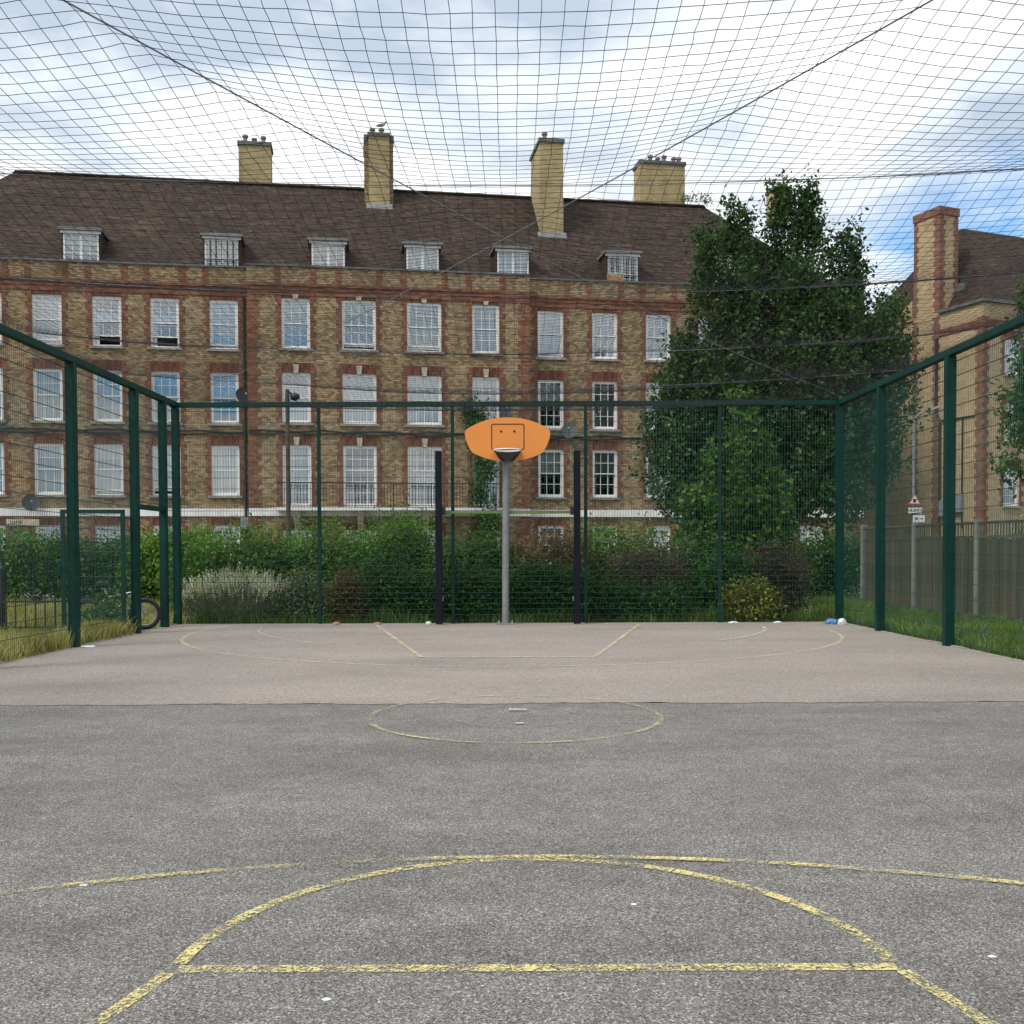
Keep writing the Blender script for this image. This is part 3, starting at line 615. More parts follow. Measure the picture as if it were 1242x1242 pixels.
# --- parapet, cornice bands
def bands(u0, u1, y):
    b = MB(); b.box(u0, u1, y - 0.05, y - 0.002, 11.12, 11.26); b.box(u0, u1, y - 0.085, y - 0.002, 11.262, 11.36); b.box(u0, u1, y - 0.03, y - 0.002, 10.93, 11.118); b.build('red_brick_cornice', 'red', blk)
    c = MB(); c.box(u0 - .03, u1 + .03, y - 0.05, y + 0.30, PZ, PZ + 0.07); c.build('coping', 'coping', blk)
    w = MB(); w.box(u0, u1, y - 0.05, y - 0.002, 2.66, 2.95); w.build('white_band', 'white_band', blk)
bands(U0, UA - 0.09, 0.0); bands(UA, UB, PRJ); bands(UB + 0.09, U1, 0.0)
for w in [w for w in WN if w[9] == 0]:           # red brick piers in the parapet above each jamb
    for s in (-1, 1):
        u = w[0] + s * (w[1] / 2 + 0.13)
        if u - .12 < U0 or (abs(u - UA) < .3) or (abs(u - UB) < .3): continue
        MB().box(u - 0.11, u + 0.11, w[4] - 0.018, w[4] - 0.002, 11.365, PZ - 0.003).build('parapet_pier', 'red', blk)
def toothed(m, u, sgn, y, z0, z1, w0, w1, t):
    z = z0; k = 0
    while z < z1 - 0.01:
        e = min(z + 0.225, z1); w = w0 if k % 2 else w1; m.box(min(u, u + sgn * w), max(u, u + sgn * w), y - t, y - 0.001, z, e); z = e; k += 1
for u, sg, y in ((U0 + .001, 1, 0.0), (UA, 1, PRJ), (UB, -1, PRJ), (U1 - .001, -1, 0.0)):
    m = MB(); toothed(m, u, sg, y, 0.0, 2.655, 0.40, 0.52, 0.012); m.build('red_brick_quoin', 'red', blk)
    m = MB(); toothed(m, u, sg, y, 2.955, 10.92, 0.34, 0.46, 0.012); m.build('red_brick_quoin', 'red', blk)
# --- windows
MC = {}
def wmesh(key, fn):
    if key not in MC: MC[key] = fn()
    return MC[key]
def frame_mesh(w, h):
    m = MB(); t = 0.075; y0, y1 = 0.07, 0.15
    m.box(-w / 2, -w / 2 + t, y0, y1, 0, h); m.box(w / 2 - t, w / 2, y0, y1, 0, h); m.box(-w / 2 + t, w / 2 - t, y0, y1, h - t, h); m.box(-w / 2 + t, w / 2 - t, y0 - .02, y1, 0, 0.06)
    return m.mesh('window')
def sash_mesh(w, h, nx, ny, t=0.042, bar=0.022, y0=0.0, bottom=0.06):
    m = MB(); m.box(-w / 2, -w / 2 + t, y0, y0 + .04, 0, h); m.box(w / 2 - t, w / 2, y0, y0 + .04, 0, h); m.box(-w / 2 + t, w / 2 - t, y0, y0 + .04, 0, bottom); m.box(-w / 2 + t, w / 2 - t, y0, y0 + .04, h - t, h)
    for i in range(1, nx): x = -w / 2 + w * i / nx; m.box(x - bar / 2, x + bar / 2, y0 + .004, y0 + .03, bottom, h - t)
    for j in range(1, ny): z = bottom + (h - t - bottom) * j / ny; m.box(-w / 2 + t, w / 2 - t, y0 + .006, y0 + .028, z - bar / 2, z + bar / 2)
    return m.mesh('sash')
def pane_mesh(w, h): return MB().quad((-w / 2 + .03, .032, .03), (w / 2 - .03, .032, .03), (w / 2 - .03, .032, h - .03), (-w / 2 + .03, .032, h - .03)).mesh('glass')
def pleat_mesh(x0, x1, z0, z1, amp=0.022, per=0.11):
    m = MB(); n = max(4, int((x1 - x0) / per * 6)); p = []
    for i in range(n + 1):
        x = x0 + (x1 - x0) * i / n; y = amp * math.sin(2 * math.pi * (x - x0) / per + 0.6 * math.sin(x * 5)); p.append((x, y))
    for i in range(n): m.quad((p[i][0], p[i][1], z0), (p[i + 1][0], p[i + 1][1], z0), (p[i + 1][0], p[i + 1][1], z1), (p[i][0], p[i][1], z1))
    return m.mesh('curtain')
def surround_mesh(w, h, zb, head):
    m = MB()
    toothed(m, zb * (w / 2 + .001), zb, 0, -0.02, h + head, 0.13, 0.22, 0.010)
    return m.mesh('brick_jamb')
def put(name, me, mat, parent, loc=(0, 0, 0)):
    o = bpy.data.objects.new(name, me); COL.objects.link(o); o.parent = parent; o.location = loc
    if not me.materials: me.materials.append(M[mat])
    return o
def window(u, w, z0, z1, y, nb, cu, raised, key, k, nyp, parent=blk, bal=False):
    h = z1 - z0
    wo = put('window', wmesh(('f', w, h), lambda: frame_mesh(w, h)), 'white', parent, (u, y, z0))
    sw = w - 0.15; tall = h > 2.1; mid = h * (0.60 if tall else 0.5); uh = h - 0.075 - mid + 0.02; lh = mid - 0.06 + 0.02
    put('upper_sash', wmesh(('u', sw, uh, nb, nyp), lambda: sash_mesh(sw, uh, nb, nyp, bottom=.042)), 'white', wo, (0, 0.075, mid - 0.02))
    put('upper_pane', wmesh(('g', sw, uh), lambda: pane_mesh(sw, uh)), 'glass', wo, (0, 0.075, mid - 0.02))
    nyl = 3 if tall else nyp
    put('lower_sash', wmesh(('l', sw, lh, nb, nyl), lambda: sash_mesh(sw, lh, nb, nyl)), 'white', wo, (0, 0.118, 0.06 + raised))
    put('lower_pane', wmesh(('g', sw, lh), lambda: pane_mesh(sw, lh)), 'glass', wo, (0, 0.118, 0.06 + raised))
    if not (tall and key):
        put('sill', wmesh(('s', w), lambda: MB().box(-w / 2 - .10, w / 2 + .10, -0.09, 0.068, -0.09, -0.002).mesh('sill')), 'sill', wo)
    head = {0: 0.12, 1: 0.36, 2: 0.36, 3: 0.28}[k]
    for sd in (-1, 1): put('brick_jamb', wmesh(('b', w, h, head, sd), lambda: surround_mesh(w, h, sd, head)), 'red', wo)
    put('brick_arch', wmesh(('a', w, head), lambda: MB().hexa([(-w / 2, -.008, 0), (w / 2, -.008, 0), (w / 2, -.001, 0), (-w / 2, -.001, 0), (-w / 2, -.008, head), (w / 2, -.008, head), (w / 2, -.001, head), (-w / 2, -.001, head)]).mesh('brick_arch')), 'red_up', wo, (0, 0, h + .001))
    if key:
        kz = 0.32 if k else 0.14
        put('keystone', wmesh(('k', kz), lambda: MB().hexa([(-.075, -.07, 0), (.075, -.07, 0), (.075, -.009, 0), (-.075, -.009, 0), (-.11, -.08, kz), (.11, -.08, kz), (.11, -.009, kz), (-.11, -.009, kz)]).mesh('keystone')), 'stone', wo, (0, 0, h - .03))
    x0, x1 = -w / 2 + .05, w / 2 - .05; yb = 0.195
    cz = lambda a, b_: (h * a, h * b_)
    def cur(kind, xa, xb, za, zb, mat, amp=.022, per=.11): put('curtain', wmesh(('c', round(xa, 2), round(xb, 2), round(za, 2), round(zb, 2), amp, mat), lambda: pleat_mesh(xa, xb, za, zb, amp, per)), mat, wo, (0, yb, 0))
    if cu == 'white': cur('b', x0, x1, 0.02 + raised * .7, h, 'curtain_white', .006, .5)
    elif cu == 'blue': cur('b', x0, x1, 0.02 + raised * .8, h, 'curtain_blue', .004, .5)
    elif cu == 'grey': cur('b', x0, x1, 0.02, h, 'curtain_grey')
    elif cu == 'pleat': cur('p', x0, x1, 0.02, h, 'curtain_white', .028, .10)
    elif cu == 'half': cur('b', x0, x1, h * .48, h, 'curtain_white', .006, .5)
    elif cu == 'brown': cur('p', x0, x1, 0.02, h, 'curtain_brown', .03, .14); 
    elif cu == 'cream': cur('p', x0, x0 + w * .30, 0.02, h, 'curtain_cream', .03, .12); cur('p', x1 - w * .30, x1, 0.02, h, 'curtain_cream', .03, .12); cur('p', x0, x1, .02, h * .55, 'curtain_white', .02, .1)
    elif cu == 'none': cur('p', x0, x0 + w * .16, 0.02, h, 'curtain_white', .028, .08); cur('b', x0, x1, h * .5, h, 'curtain_grey', .006, .5)
    return wo
for w in WN: window(*w)
# --- balcony on the centre, first floor
bal = MB().box(8.38, 16.98, PRJ - 0.85, PRJ - 0.052, 2.84, 2.95).build('balcony', 'white_band', blk)
m = MB(); yb = PRJ - 0.80
m.box(8.42, 16.94, yb - .02, yb + .02, 3.85, 3.89); m.box(8.42, 16.94, yb - .012, yb + .012, 3.02, 3.045)
for s in (8.42, 16.92): m.box(s, s + .03, yb + .021, PRJ - .06, 3.85, 3.885); m.box(s, s + .03, yb + .021, PRJ - .06, 3.02, 3.045)
u = 8.44
i = 0
while u < 16.93:
    t = .016 if i % 12 == 0 else .0085; m.box(u - t, u + t, yb - .0105, yb + .0105, 2.951 if i % 12 == 0 else 3.046, 3.849); u += 0.118; i += 1
tag(m.build('railing', 'black', bal), kind='stuff')
for u in (9.1, 11.45, 13.92, 16.3):
    MB().hexa([(u - .10, PRJ - .30, 2.34), (u + .10, PRJ - .30, 2.34), (u + .10, PRJ - .06, 2.34), (u - .10, PRJ - .06, 2.34), (u - .15, PRJ - .62, 2.838), (u + .15, PRJ - .62, 2.838), (u + .15, PRJ - .06, 2.838), (u - .15, PRJ - .06, 2.838)]).build('bracket', 'stone', bal)
# --- roof: stepped tile courses on a hipped frustum
RY0, RZ0, RUN, RISE = 0.42, 12.02, 4.75, 4.93
nc = int(RISE / ROOF_DZ); ROOF_OFF = 0.02
m = MB(); r0 = random.Random(3)
def ring_pt(side, t, s): # side: 0 front 1 right 2 back 3 left; s = inset
    a0, a1, b0, b1 = U0 + .35 + s, U1 - .35 - s, RY0 + s, DEP - .42 - s
    return [(a0 + (a1 - a0) * t, b0), (a1, b0 + (b1 - b0) * t), (a1 - (a1 - a0) * t, b1), (a0, b1 - (b1 - b0) * t)][side]
nrm = [(0, -1), (1, 0), (0, 1), (-1, 0)]
for i in range(nc):
    s0, s1 = RUN * i / nc, RUN * (i + 1) / nc; z0, z1 = RZ0 + RISE * i / nc, RZ0 + RISE * (i + 1) / nc
    for side in range(4):
        ns = 90 if side == 0 else (24 if side in (1, 3) else 1); L = [r0.uniform(0.014, 0.034) for _ in range(ns + 1)]
        for k in range(ns):
            ta, tb = k / ns, (k + 1) / ns; a = ring_pt(side, ta, s0); b_ = ring_pt(side, tb, s0); c = ring_pt(side, tb, s1); d = ring_pt(side, ta, s1); q = nrm[side]; la, lb = L[k], L[k] + r0.uniform(-.004, .004)
            A_ = (a[0] + q[0] * la, a[1] + q[1] * la, z0 - .012); B_ = (b_[0] + q[0] * lb, b_[1] + q[1] * lb, z0 - .012)
            m.quad(A_, B_, (c[0], c[1], z1), (d[0], d[1], z1)); m.quad((a[0], a[1], z0), (b_[0], b_[1], z0), B_, A_)
a = ring_pt(0, 0, RUN); b_ = ring_pt(0, 1, RUN); c = ring_pt(1, 1, RUN); d = ring_pt(3, 0, RUN)
m.quad((*a, RZ0 + RISE), (*b_, RZ0 + RISE), (*c, RZ0 + RISE), (*d, RZ0 + RISE))
# flat strip behind the parapet
m.quad((U0 + .02, 0.30, 11.9), (U1 - .02, .30, 11.9), (U1 - .02, .5, 11.9), (U0 + .02, .5, 11.9)); m.quad((UA + .02, PRJ + .30, 11.9), (UB - .02, PRJ + .30, 11.9), (UB - .02, .301, 11.9), (UA + .02, .301, 11.9))
roof = m.build('roof', 'roof', blk)
m = MB(); k = 0; uu = a[0]
while uu < b_[0] - .1:
    e = min(uu + 0.32, b_[0]); j = r0.uniform(0, .015); m.hexa([(uu, a[1] - .10, RZ0 + RISE - .04), (e, a[1] - .10, RZ0 + RISE - .04), (e, a[1] + .14, RZ0 + RISE - .04), (uu, a[1] + .14, RZ0 + RISE - .04), (uu, a[1] - .03, RZ0 + RISE + .08 + j), (e, a[1] - .03, RZ0 + RISE + .08 + j), (e, a[1] + .07, RZ0 + RISE + .08 + j), (uu, a[1] + .07, RZ0 + RISE + .08 + j)]); uu = e
m.build('ridge_tiles', 'roof', roof)
def roof_z(y): return RZ0 + (y - RY0) / RUN * RISE
# --- chimneys
def chimney(u0, u1, y0, y1, z1, pots, cap=0.05, wing=0):
    zb = roof_z(y0) - 0.3 if y0 < RY0 + RUN else RZ0 + RISE - 0.4
    m = MB(); m.box(u0, u1, y0, y1, zb, z1 - 0.16)
    ch = m.build('chimney', 'chimney', blk)
    MB().box(u0 - cap, u1 + cap, y0 - cap, y1 + cap, z1 - 0.158, z1).build('cap', 'coping', ch)
    if wing:
        MB().box(u0 - wing, u0 - .002, y0 + .18, y1 - .1, zb, z1 - .05).build('side_shaft', 'stock', ch); MB().box(u1 + .002, u1 + wing, y0 + .18, y1 - .1, zb, z1 - .05).build('side_shaft', 'stock', ch)
        MB().box(u0 - wing - .03, u0 - cap - .004, y0 + .13, y1 - .12, z1 - .30, z1 - .048).build('side_cap', 'coping', ch); MB().box(u1 + cap + .004, u1 + wing + .03, y0 + .13, y1 - .12, z1 - .30, z1 - .048).build('side_cap', 'coping', ch)
    if y0 < RY0 + RUN: MB().hexa([(u0 - .12, y0 - .16, roof_z(y0 - .16) - .02), (u1 + .12, y0 - .16, roof_z(y0 - .16) - .02), (u1 + .12, y0 - .003, roof_z(y0 - .16) - .02), (u0 - .12, y0 - .003, roof_z(y0 - .16) - .02), (u0 - .12, y0 - .15, roof_z(y0 - .16) + .06), (u1 + .12, y0 - .15, roof_z(y0 - .16) + .06), (u1 + .12, y0 - .003, roof_z(y0) + .12), (u0 - .12, y0 - .003, roof_z(y0) + .12)]).build('flashing', 'lead', ch)
    for pu, hh in pots:
        p = MB(); yp = y0 + .28; hh = hh + .07; p.tube([(pu, yp, z1 - .01), (pu, yp, z1 + hh * .7), (pu, yp, z1 + hh * .72), (pu, yp, z1 + hh)], [.10, .085, .13, .12], 10); p.build('chimney_pot', 'pot', ch)
    return ch
chimney(6.46, 7.80, 5.5, 6.5, 18.88, [(6.72, .28), (7.1, .16), (7.48, .26)])
chimney(11.95, 12.82, 4.2, 6.4, 19.05, [(12.12, .18), (12.5, .2)], wing=.17)
chimney(19.1, 20.1, 3.0, 5.2, 18.75, [(19.35, .26)], cap=.06)
chimney(24.17, 26.3, 5.5, 6.5, 19.05, [(24.75, .26), (25.1, .16), (25.4, .26), (25.85, .2), (26.1, .2)])
chimney(30.6, 31.3, 5.5, 6.4, 18.2, [(30.95, .2)])
# --- dormers
def casement(w, h):
    m = MB(); t = .06
    m.box(-w / 2, -w / 2 + t, 0, .07, 0, h); m.box(w / 2 - t, w / 2, 0, .07, 0, h); m.box(-w / 2 + t, w / 2 - t, 0, .07, h - t, h); m.box(-w / 2 + t, w / 2 - t, 0, .07, 0, t); m.box(-.05, .05, 0, .07, t, h - t)
    for s in (-1, 1):
        x0, x1 = (-w / 2 + t, -.05) if s < 0 else (.05, w / 2 - t); xm = (x0 + x1) / 2; m.box(xm - .011, xm + .011, .012, .05, t, h - t)
        for j in (1, 2): z = t + (h - 2 * t) * j / 3; m.box(x0, x1, .014, .048, z - .011, z + .011)
    return m.mesh('window_frame')
def dormer(u, cu, z0=12.12, z1=13.32, w=1.26, open_bars=False):
    yf = 0.62; yr = RY0 + (z1 + .02 - RZ0) / RISE * RUN + .3
    d = MB().box(u - w / 2 - .16, u + w / 2 + .16, yf - .18, yr + .25, z1 + .002, z1 + .10).build('dormer', 'lead', blk)
    for s in (-1, 1): x = u + s * (w / 2 + .03); MB().box(x - .028, x + .028, yf + .0, yr, z0 - .1, z1).build('cheek', 'roof', d)
    MB().box(u - w / 2 - .09, u + w / 2 + .09, yf - .07, yf - .003, z1 - .10, z1).build('fascia', 'white', d)
    h = z1 - z0 - .1
    put('window_frame', wmesh(('cas', w, h), lambda: casement(w, h)), 'white', d, (u, yf, z0))
    put('glass', wmesh(('dg', w, h), lambda: MB().quad((-w / 2 + .04, .035, .04), (w / 2 - .04, .035, .04), (w / 2 - .04, .035, h - .04), (-w / 2 + .04, .035, h - .04)).mesh('glass')), 'glass', d, (u, yf, z0))
    mt = {'white': 'curtain_white', 'blue': 'curtain_blue', 'grey': 'curtain_grey', 'dark': 'dark_room'}[cu]  # 'dark' is no curtain: a near-black sheet painted as the unlit room
    put('curtain', wmesh(('dc', w, h, mt), lambda: pleat_mesh(-w / 2 + .02, w / 2 - .02, 0.0, h, .02, .13)), mt, d, (u, yf + .17, z0))
    if open_bars:
        b = MB()
        for i in range(7): x = u - w / 2 + w * i / 6; b.box(x - .012, x + .012, yf - .10, yf - .076, z0, z1 - .12)
        b.box(u - w / 2, u + w / 2, yf - .098, yf - .078, z0 + .3, z0 + .33); b.build('safety_bars', 'black', d)
    return d
for u, cu, ob in ((-4.3, 'white', 0), (1.2, 'white', 0), (6.3, 'grey', 1), (10.3, 'grey', 0), (13.95, 'blue', 0), (17.55, 'blue', 0), (22.05, 'dark', 1), (26.6, 'white', 0), (29.6, 'grey', 0)): dormer(u, cu, open_bars=bool(ob))
# --- slim black pipe added in place of the shadow strip in the recess
for u, y in ((7.16, -.06),):
    m = MB(); m.tube([(u, y, 0), (u, y, 10.9)], .05, 8); m.build('drainpipe', 'black', blk)
MB().box(6.98, 7.27, -.2, -.02, 2.25, 2.62).build('hopper_head', 'grey_box', blk)
# --- facade cables, nameplate, dishes (own things fixed to the wall)
m = MB()
for dz, r in ((0, .03), (-.09, .022)):
    for (ua, ub, y) in ((U0 + .3, UA - .05, -.05), (UA + .02, UB - .02, PRJ - .05), (UB + .05, 30.0, -.05)):
        m.tube([toW(ua + (ub - ua) * i / 24, y, 5.86 + dz + .03 * math.sin(i * 1.3 + dz * 30) - .012 * (i % 3)) for i in range(25)], r, 6)
tag(m.build('wall_cable', 'black'), 'pair of black cables running along the brick facade above the first floor windows', 'cable')
def dish(u, z, y, rad, az, label, el=22):
    d = tag(empty('satellite_dish', toW(u, y, z), TH + R(az)), label, 'satellite dish', 'satellite dishes on the facade')
    m = MB(); n = 20; rings = 4; base = []
    cen = Vector((0, -0.24, 0)); ax = Vector((0, -math.cos(R(el)), math.sin(R(el)))); a = Vector((1, 0, 0)); b = ax.cross(a)
    prev = None
    for k in range(rings + 1):
        r = rad * k / rings; off = 0.16 * (k / rings) ** 2 * rad
        ring = [tuple(cen + a * r * math.cos(2 * math.pi * i / n) + b * r * 1.1 * math.sin(2 * math.pi * i / n) + ax * off) for i in range(n)]
        if prev: 
            for i in range(n): m.quad(prev[i], prev[(i + 1) % n], ring[(i + 1) % n], ring[i])
        prev = ring
    m.build('reflector', 'dish', d)
    m = MB(); m.tube([tuple(cen), (0, -.12, -.02), (0, -.02, -.02)], .02, 6); m.tube([tuple(cen - b * rad * 1.05), tuple(cen + ax * rad * 1.0 - b * .08)], .012, 5); m.box(-.06, .06, -.02, 0.0, -.12, .08); m.build('mount', 'black', d)
    MB().tube([tuple(cen + ax * rad * .95 - b * .08), tuple(cen + ax * rad * 1.15 - b * .06)], .035, 8).build('receiver', 'grey_box', d)
dish(7.02, 7.17, 0, .30, 25, 'dark grey satellite dish at the inner corner beside the centre bay')
dish(19.75, 6.05, 0, .33, -20, 'dark grey satellite dish below a second floor window right of the backboard')
dish(16.95, 6.75, PRJ, .26, 10, 'dark satellite dish beside the climbing plant above the backboard')
dish(-.55, 3.12, 0, .30, 20, 'dark grey satellite dish just above the white band and nameplate')
def text_mesh(name, s, size, mat, parent, loc, rot, ext=0.003):
    c = bpy.data.curves.new(name, 'FONT'); c.body = s; c.size = size; c.align_x = 'CENTER'; c.align_y = 'CENTER'; c.extrude = ext
    t = bpy.data.objects.new(name, c); COL.objects.link(t); bpy.context.view_layer.update()
    me = bpy.data.meshes.new_from_object(t.evaluated_get(bpy.context.evaluated_depsgraph_get())); bpy.data.objects.remove(t); me.materials.clear()
    o = obj(name, me, mat, parent, loc); o.rotation_euler = rot; return o
np_ = tag(empty('name_plate', toW(-.80, -.06, 2.42), TH), 'cream nameplate with dark capitals on the brick under the white band', 'sign')
MB().box(-.57, .57, -.015, .05, -.12, .12).build('plate', 'stone', np_, bevel=.004)
text_mesh('lettering', 'LANE', .17, 'sign_black', np_, (-.22, -.018, 0), (R(90), 0, 0))
# planter box on the parapet by the barred dormer
pl = tag(empty('window_box', toW(21.6, .12, PZ + .07), TH), 'red and white window box on the parapet below the barred dormer', 'planter')
MB().box(-.32, .32, -.1, .1, .0, .17).build('box', 'litter_red', pl, bevel=.01)
n = 160; P_ = np.column_stack([rng.uniform(-.32, .32, n), rng.uniform(-.1, .1, n), rng.uniform(.12, .34, n)])
V, F_ = leaves(P_, rdir(n), rdir(n), .09, .06); soup('flowers', V, F_, 'flower_white', pl)
# seagull on the second chimney
def gull(loc):
    m = MB(); m.tube([(-.20, 0, .10), (-.12, 0, .13), (0, 0, .16), (.10, 0, .19), (.15, 0, .25), (.18, 0, .30), (.22, 0, .31)], [.012, .045, .075, .07, .045, .045, .02], 10)
    m.tube([(.21, 0, .31), (.27, 0, .295)], [.016, .004], 6); m.tube([(0, .02, .1), (0.01, .02, 0)], .008, 5); m.tube([(0, -.02, .1), (.01, -.02, 0)], .008, 5); m.tube([(.06, .07, .2), (-.08, .075, .16), (-.26, .03, .12)], [.03, .04, .006], 6); m.tube([(.06, -.07, .2), (-.08, -.075, .16), (-.26, -.03, .12)], [.03, .04, .006], 6)
    return m.build('seagull', 'gull', None, smooth=True, loc=loc)
tag(gull(toW(12.5, 4.48, 19.32)), 'grey and white gull perched on a pot of the chimney with dark side shafts', 'bird')

# ================================================================== GABLE-END BUILDING ON THE RIGHT
phi = math.atan2(-2.3, 5.7)   # local +y runs back along the side wall
rb = tag(empty('gable_end_block', (19.7, 43.0, 0), math.atan2(2.3, 5.7)), 'pale yellow brick block with red brick quoins and one tall chimney beyond the timber fence', 'building')
EZ = 11.65
m = MB(); wh = [(1.22, 2.12, 3.15, 4.75), (1.22, 2.12, 5.9, 7.5), (1.22, 2.12, 8.7, 10.2), (4.4, 5.3, 3.15, 4.75), (4.4, 5.3, 5.9, 7.5), (4.4, 5.3, 8.7, 10.2)]
wall(m, 0, 14, 0, -.3, EZ, wh); m.quad((0, 9, -.3), (0, 0, -.3), (0, 0, EZ), (0, 9, EZ)); m.quad((14, 0, -.3), (14, 9, -.3), (14, 9, EZ), (14, 0, EZ)); m.quad((14, 9, -.3), (0, 9, -.3), (0, 9, EZ), (14, 9, EZ)); m.quad((0.05, 1.2, 0), (13.9, 1.2, 0), (13.9, 1.2, EZ - .05), (.05, 1.2, EZ - .05))
m.build('wall', 'stock_pale', rb)
for h_ in wh: window((h_[0] + h_[1]) / 2, h_[1] - h_[0], h_[2], h_[3], 0, 2, 'half', 0, False, 1, 2, parent=rb)
# side wall decoration: red quoin strips, in planes proud of x = 0
def side_strip(y0, y1, z0, z1, t=.02):
    m = MB(); z = z0; k = 0
    while z < z1 - .01:
        e = min(z + .225, z1); o_ = .09 if k % 2 else 0; m.box(-t, -.001, y0 - o_, y1 + o_, z, e); z = e; k += 1
    return m.build('red_brick_quoin', 'red_dull', rb)
side_strip(0.0, 0.30, 0, EZ - .6); side_strip(3.72, 3.92, 0, EZ - .1); 
side_strip(2.45, 2.70, 0, 7.6); side_strip(2.45, 2.70, 7.62, EZ - .1)
m = MB(); z = 0; k = 0
while z < EZ - .6: e = min(z + .225, EZ - .6); o_ = .34 if k % 2 else .24; m.box(0.001, o_, -.02, -.001, z, e); z = e; k += 1
m.build('red_brick_quoin', 'red', rb)
MB().box(-.05, -.022, -.05, 2.40, EZ - 1.0, EZ - .72).build('red_brick_band', 'red', rb); MB().box(-.05, 14, -.052, -.022, EZ - 1.0, EZ - .72).build('red_brick_band', 'red', rb)
MB().box(-.12, 14.1, -.12, 2.4, EZ + .001, EZ + .12).build('coping', 'coping', rb)
MB().hexa([(-.1, 3.95, EZ + .001), (.15, 3.95, EZ + .001), (.15, 9.0, EZ + .001), (-.1, 9.0, EZ + .001), (-.1, 3.95, EZ + .9), (.15, 3.95, EZ + .9), (.15, 5.2, EZ + .08), (-.1, 5.2, EZ + .08)]).build('swept_parapet', 'stock_pale', rb)
ch = MB().box(-.015, 1.05, 2.42, 3.92, EZ - .2, 16.2).build('chimney', 'stock_pale', rb)
for q in range(4):
    m = MB(); z = EZ + .1; k = 0
    while z < 16.0:
        e = min(z + .225, 16.0); o_ = .09 if k % 2 else 0
        m.box(*[(-.03, -.016, 2.42, 2.66 + o_), (-.03, .22 + o_, 2.405, 2.419), (.86 - o_, 1.05, 2.405, 2.419), (-.03, -.016, 3.74 - o_, 3.92)][q], z, e); z = e; k += 1
    m.build('red_brick_quoin', 'red_dull', ch)
MB().box(-.06, 1.10, 2.37, 3.97, 16.0, 16.35).build('cap', 'red_dull', ch)
# hipped roof
m = MB(); a0, a1, b0, b1, z0, z1, sx, sy = .35, 13.8, .3, 8.7, EZ + .1, 16.2, 2.7, 3.8
nc2 = 44
for i in range(nc2):
    f0, f1 = i / nc2, (i + 1) / nc2; za, zb = z0 + (z1 - z0) * f0, z0 + (z1 - z0) * f1
    ra = [(a0 + sx * f0, b0 + sy * f0), (a1 - sx * f0, b0 + sy * f0), (a1 - sx * f0, b1 - sy * f0), (a0 + sx * f0, b1 - sy * f0)]; rbb = [(a0 + sx * f1, b0 + sy * f1), (a1 - sx * f1, b0 + sy * f1), (a1 - sx * f1, b1 - sy * f1), (a0 + sx * f1, b1 - sy * f1)]
    lip = [(-.025, -.025), (.025, -.025), (.025, .025), (-.025, .025)]
    for s in range(4):
        t = (s + 1) % 4; pa = (ra[s][0] + lip[s][0], ra[s][1] + lip[s][1], za - .012); pb = (ra[t][0] + lip[t][0], ra[t][1] + lip[t][1], za - .012)
        m.quad(pa, pb, (*rbb[t], zb), (*rbb[s], zb)); m.quad((*ra[s], za), (*ra[t], za), pb, pa)
m.quad((*rbb[0], z1), (*rbb[1], z1), (*rbb[2], z1), (*rbb[3], z1)); rr_ = m.build('roof', 'roof', rb)
MB().box(.9, 1.5, 1.9, 2.4, EZ + .12, 13.0).build('roof_vent_box', 'coping', rb)
m = MB()
m.tube([(-.06, 2.28, 0), (-.06, 2.28, 6.9), (-.06, 2.5, 7.4), (-.06, 2.5, 10.6)], .06, 8); m.build('drainpipe', 'black', rb)
m = MB(); m.tube([(-.05, .35, 6.95), (-.05, 2.2, 6.95)], .035, 6); m.tube([(-.06, 1.0, 2.2), (-.06, 1.0, 6.9)], .03, 6); m.build('waste_pipe', 'black', rb)
MB().box(-.22, -.022, 1.55, 2.15, 2.75, 3.45).build('meter_cabinet', 'grey_box', rb, bevel=.01); MB().box(-.2, -.022, .95, 1.42, 2.9, 3.7).build('meter_cabinet', 'grey_box', rb, bevel=.01)

# dull red balcony block glimpsed past the tree
fb = tag(empty('balcony_block', (20.5, 62, 0), R(4)), 'distant dull red brick block with white balcony edges behind the big tree', 'building')
m = MB(); fh = [(u, u + 1.0, z, z + 1.3) for u in (.6, 2.6, 5.0) for z in (1.2, 4.0, 6.8)]; fh = [h for h in fh]
wall(m, -2, 9, 0, -.3, 9.5, fh); m.quad((-2, 8, -.3), (-2, 0, -.3), (-2, 0, 9.5), (-2, 8, 9.5)); m.quad((-2, 0, 9.5), (9, 0, 9.5), (9, 8, 9.5), (-2, 8, 9.5)); m.quad((-1.9, 1, 0), (8.9, 1, 0), (8.9, 1, 9.4), (-1.9, 1, 9.4)); m.build('wall', 'red_dull', fb)
for h_ in fh:
    w_, hh_ = h_[1] - h_[0], h_[3] - h_[2]; f = put('window', wmesh(('f', w_, hh_), lambda: frame_mesh(w_, hh_)), 'white', fb, (h_[0] + w_ / 2, 0, h_[2])); put('pane', wmesh(('g', w_, hh_), lambda: pane_mesh(w_, hh_)), 'glass', f, (0, .08, 0))
for z in (3.1, 5.9, 8.7): 
    b = MB().box(-2.1, 9.1, -1.2, -.002, z, z + .14).build('balcony', 'white_band', fb); MB().box(-2.1, 9.1, -1.18, -1.10, z + .141, z + 1.0).build('balcony_front', 'red_dull', b)

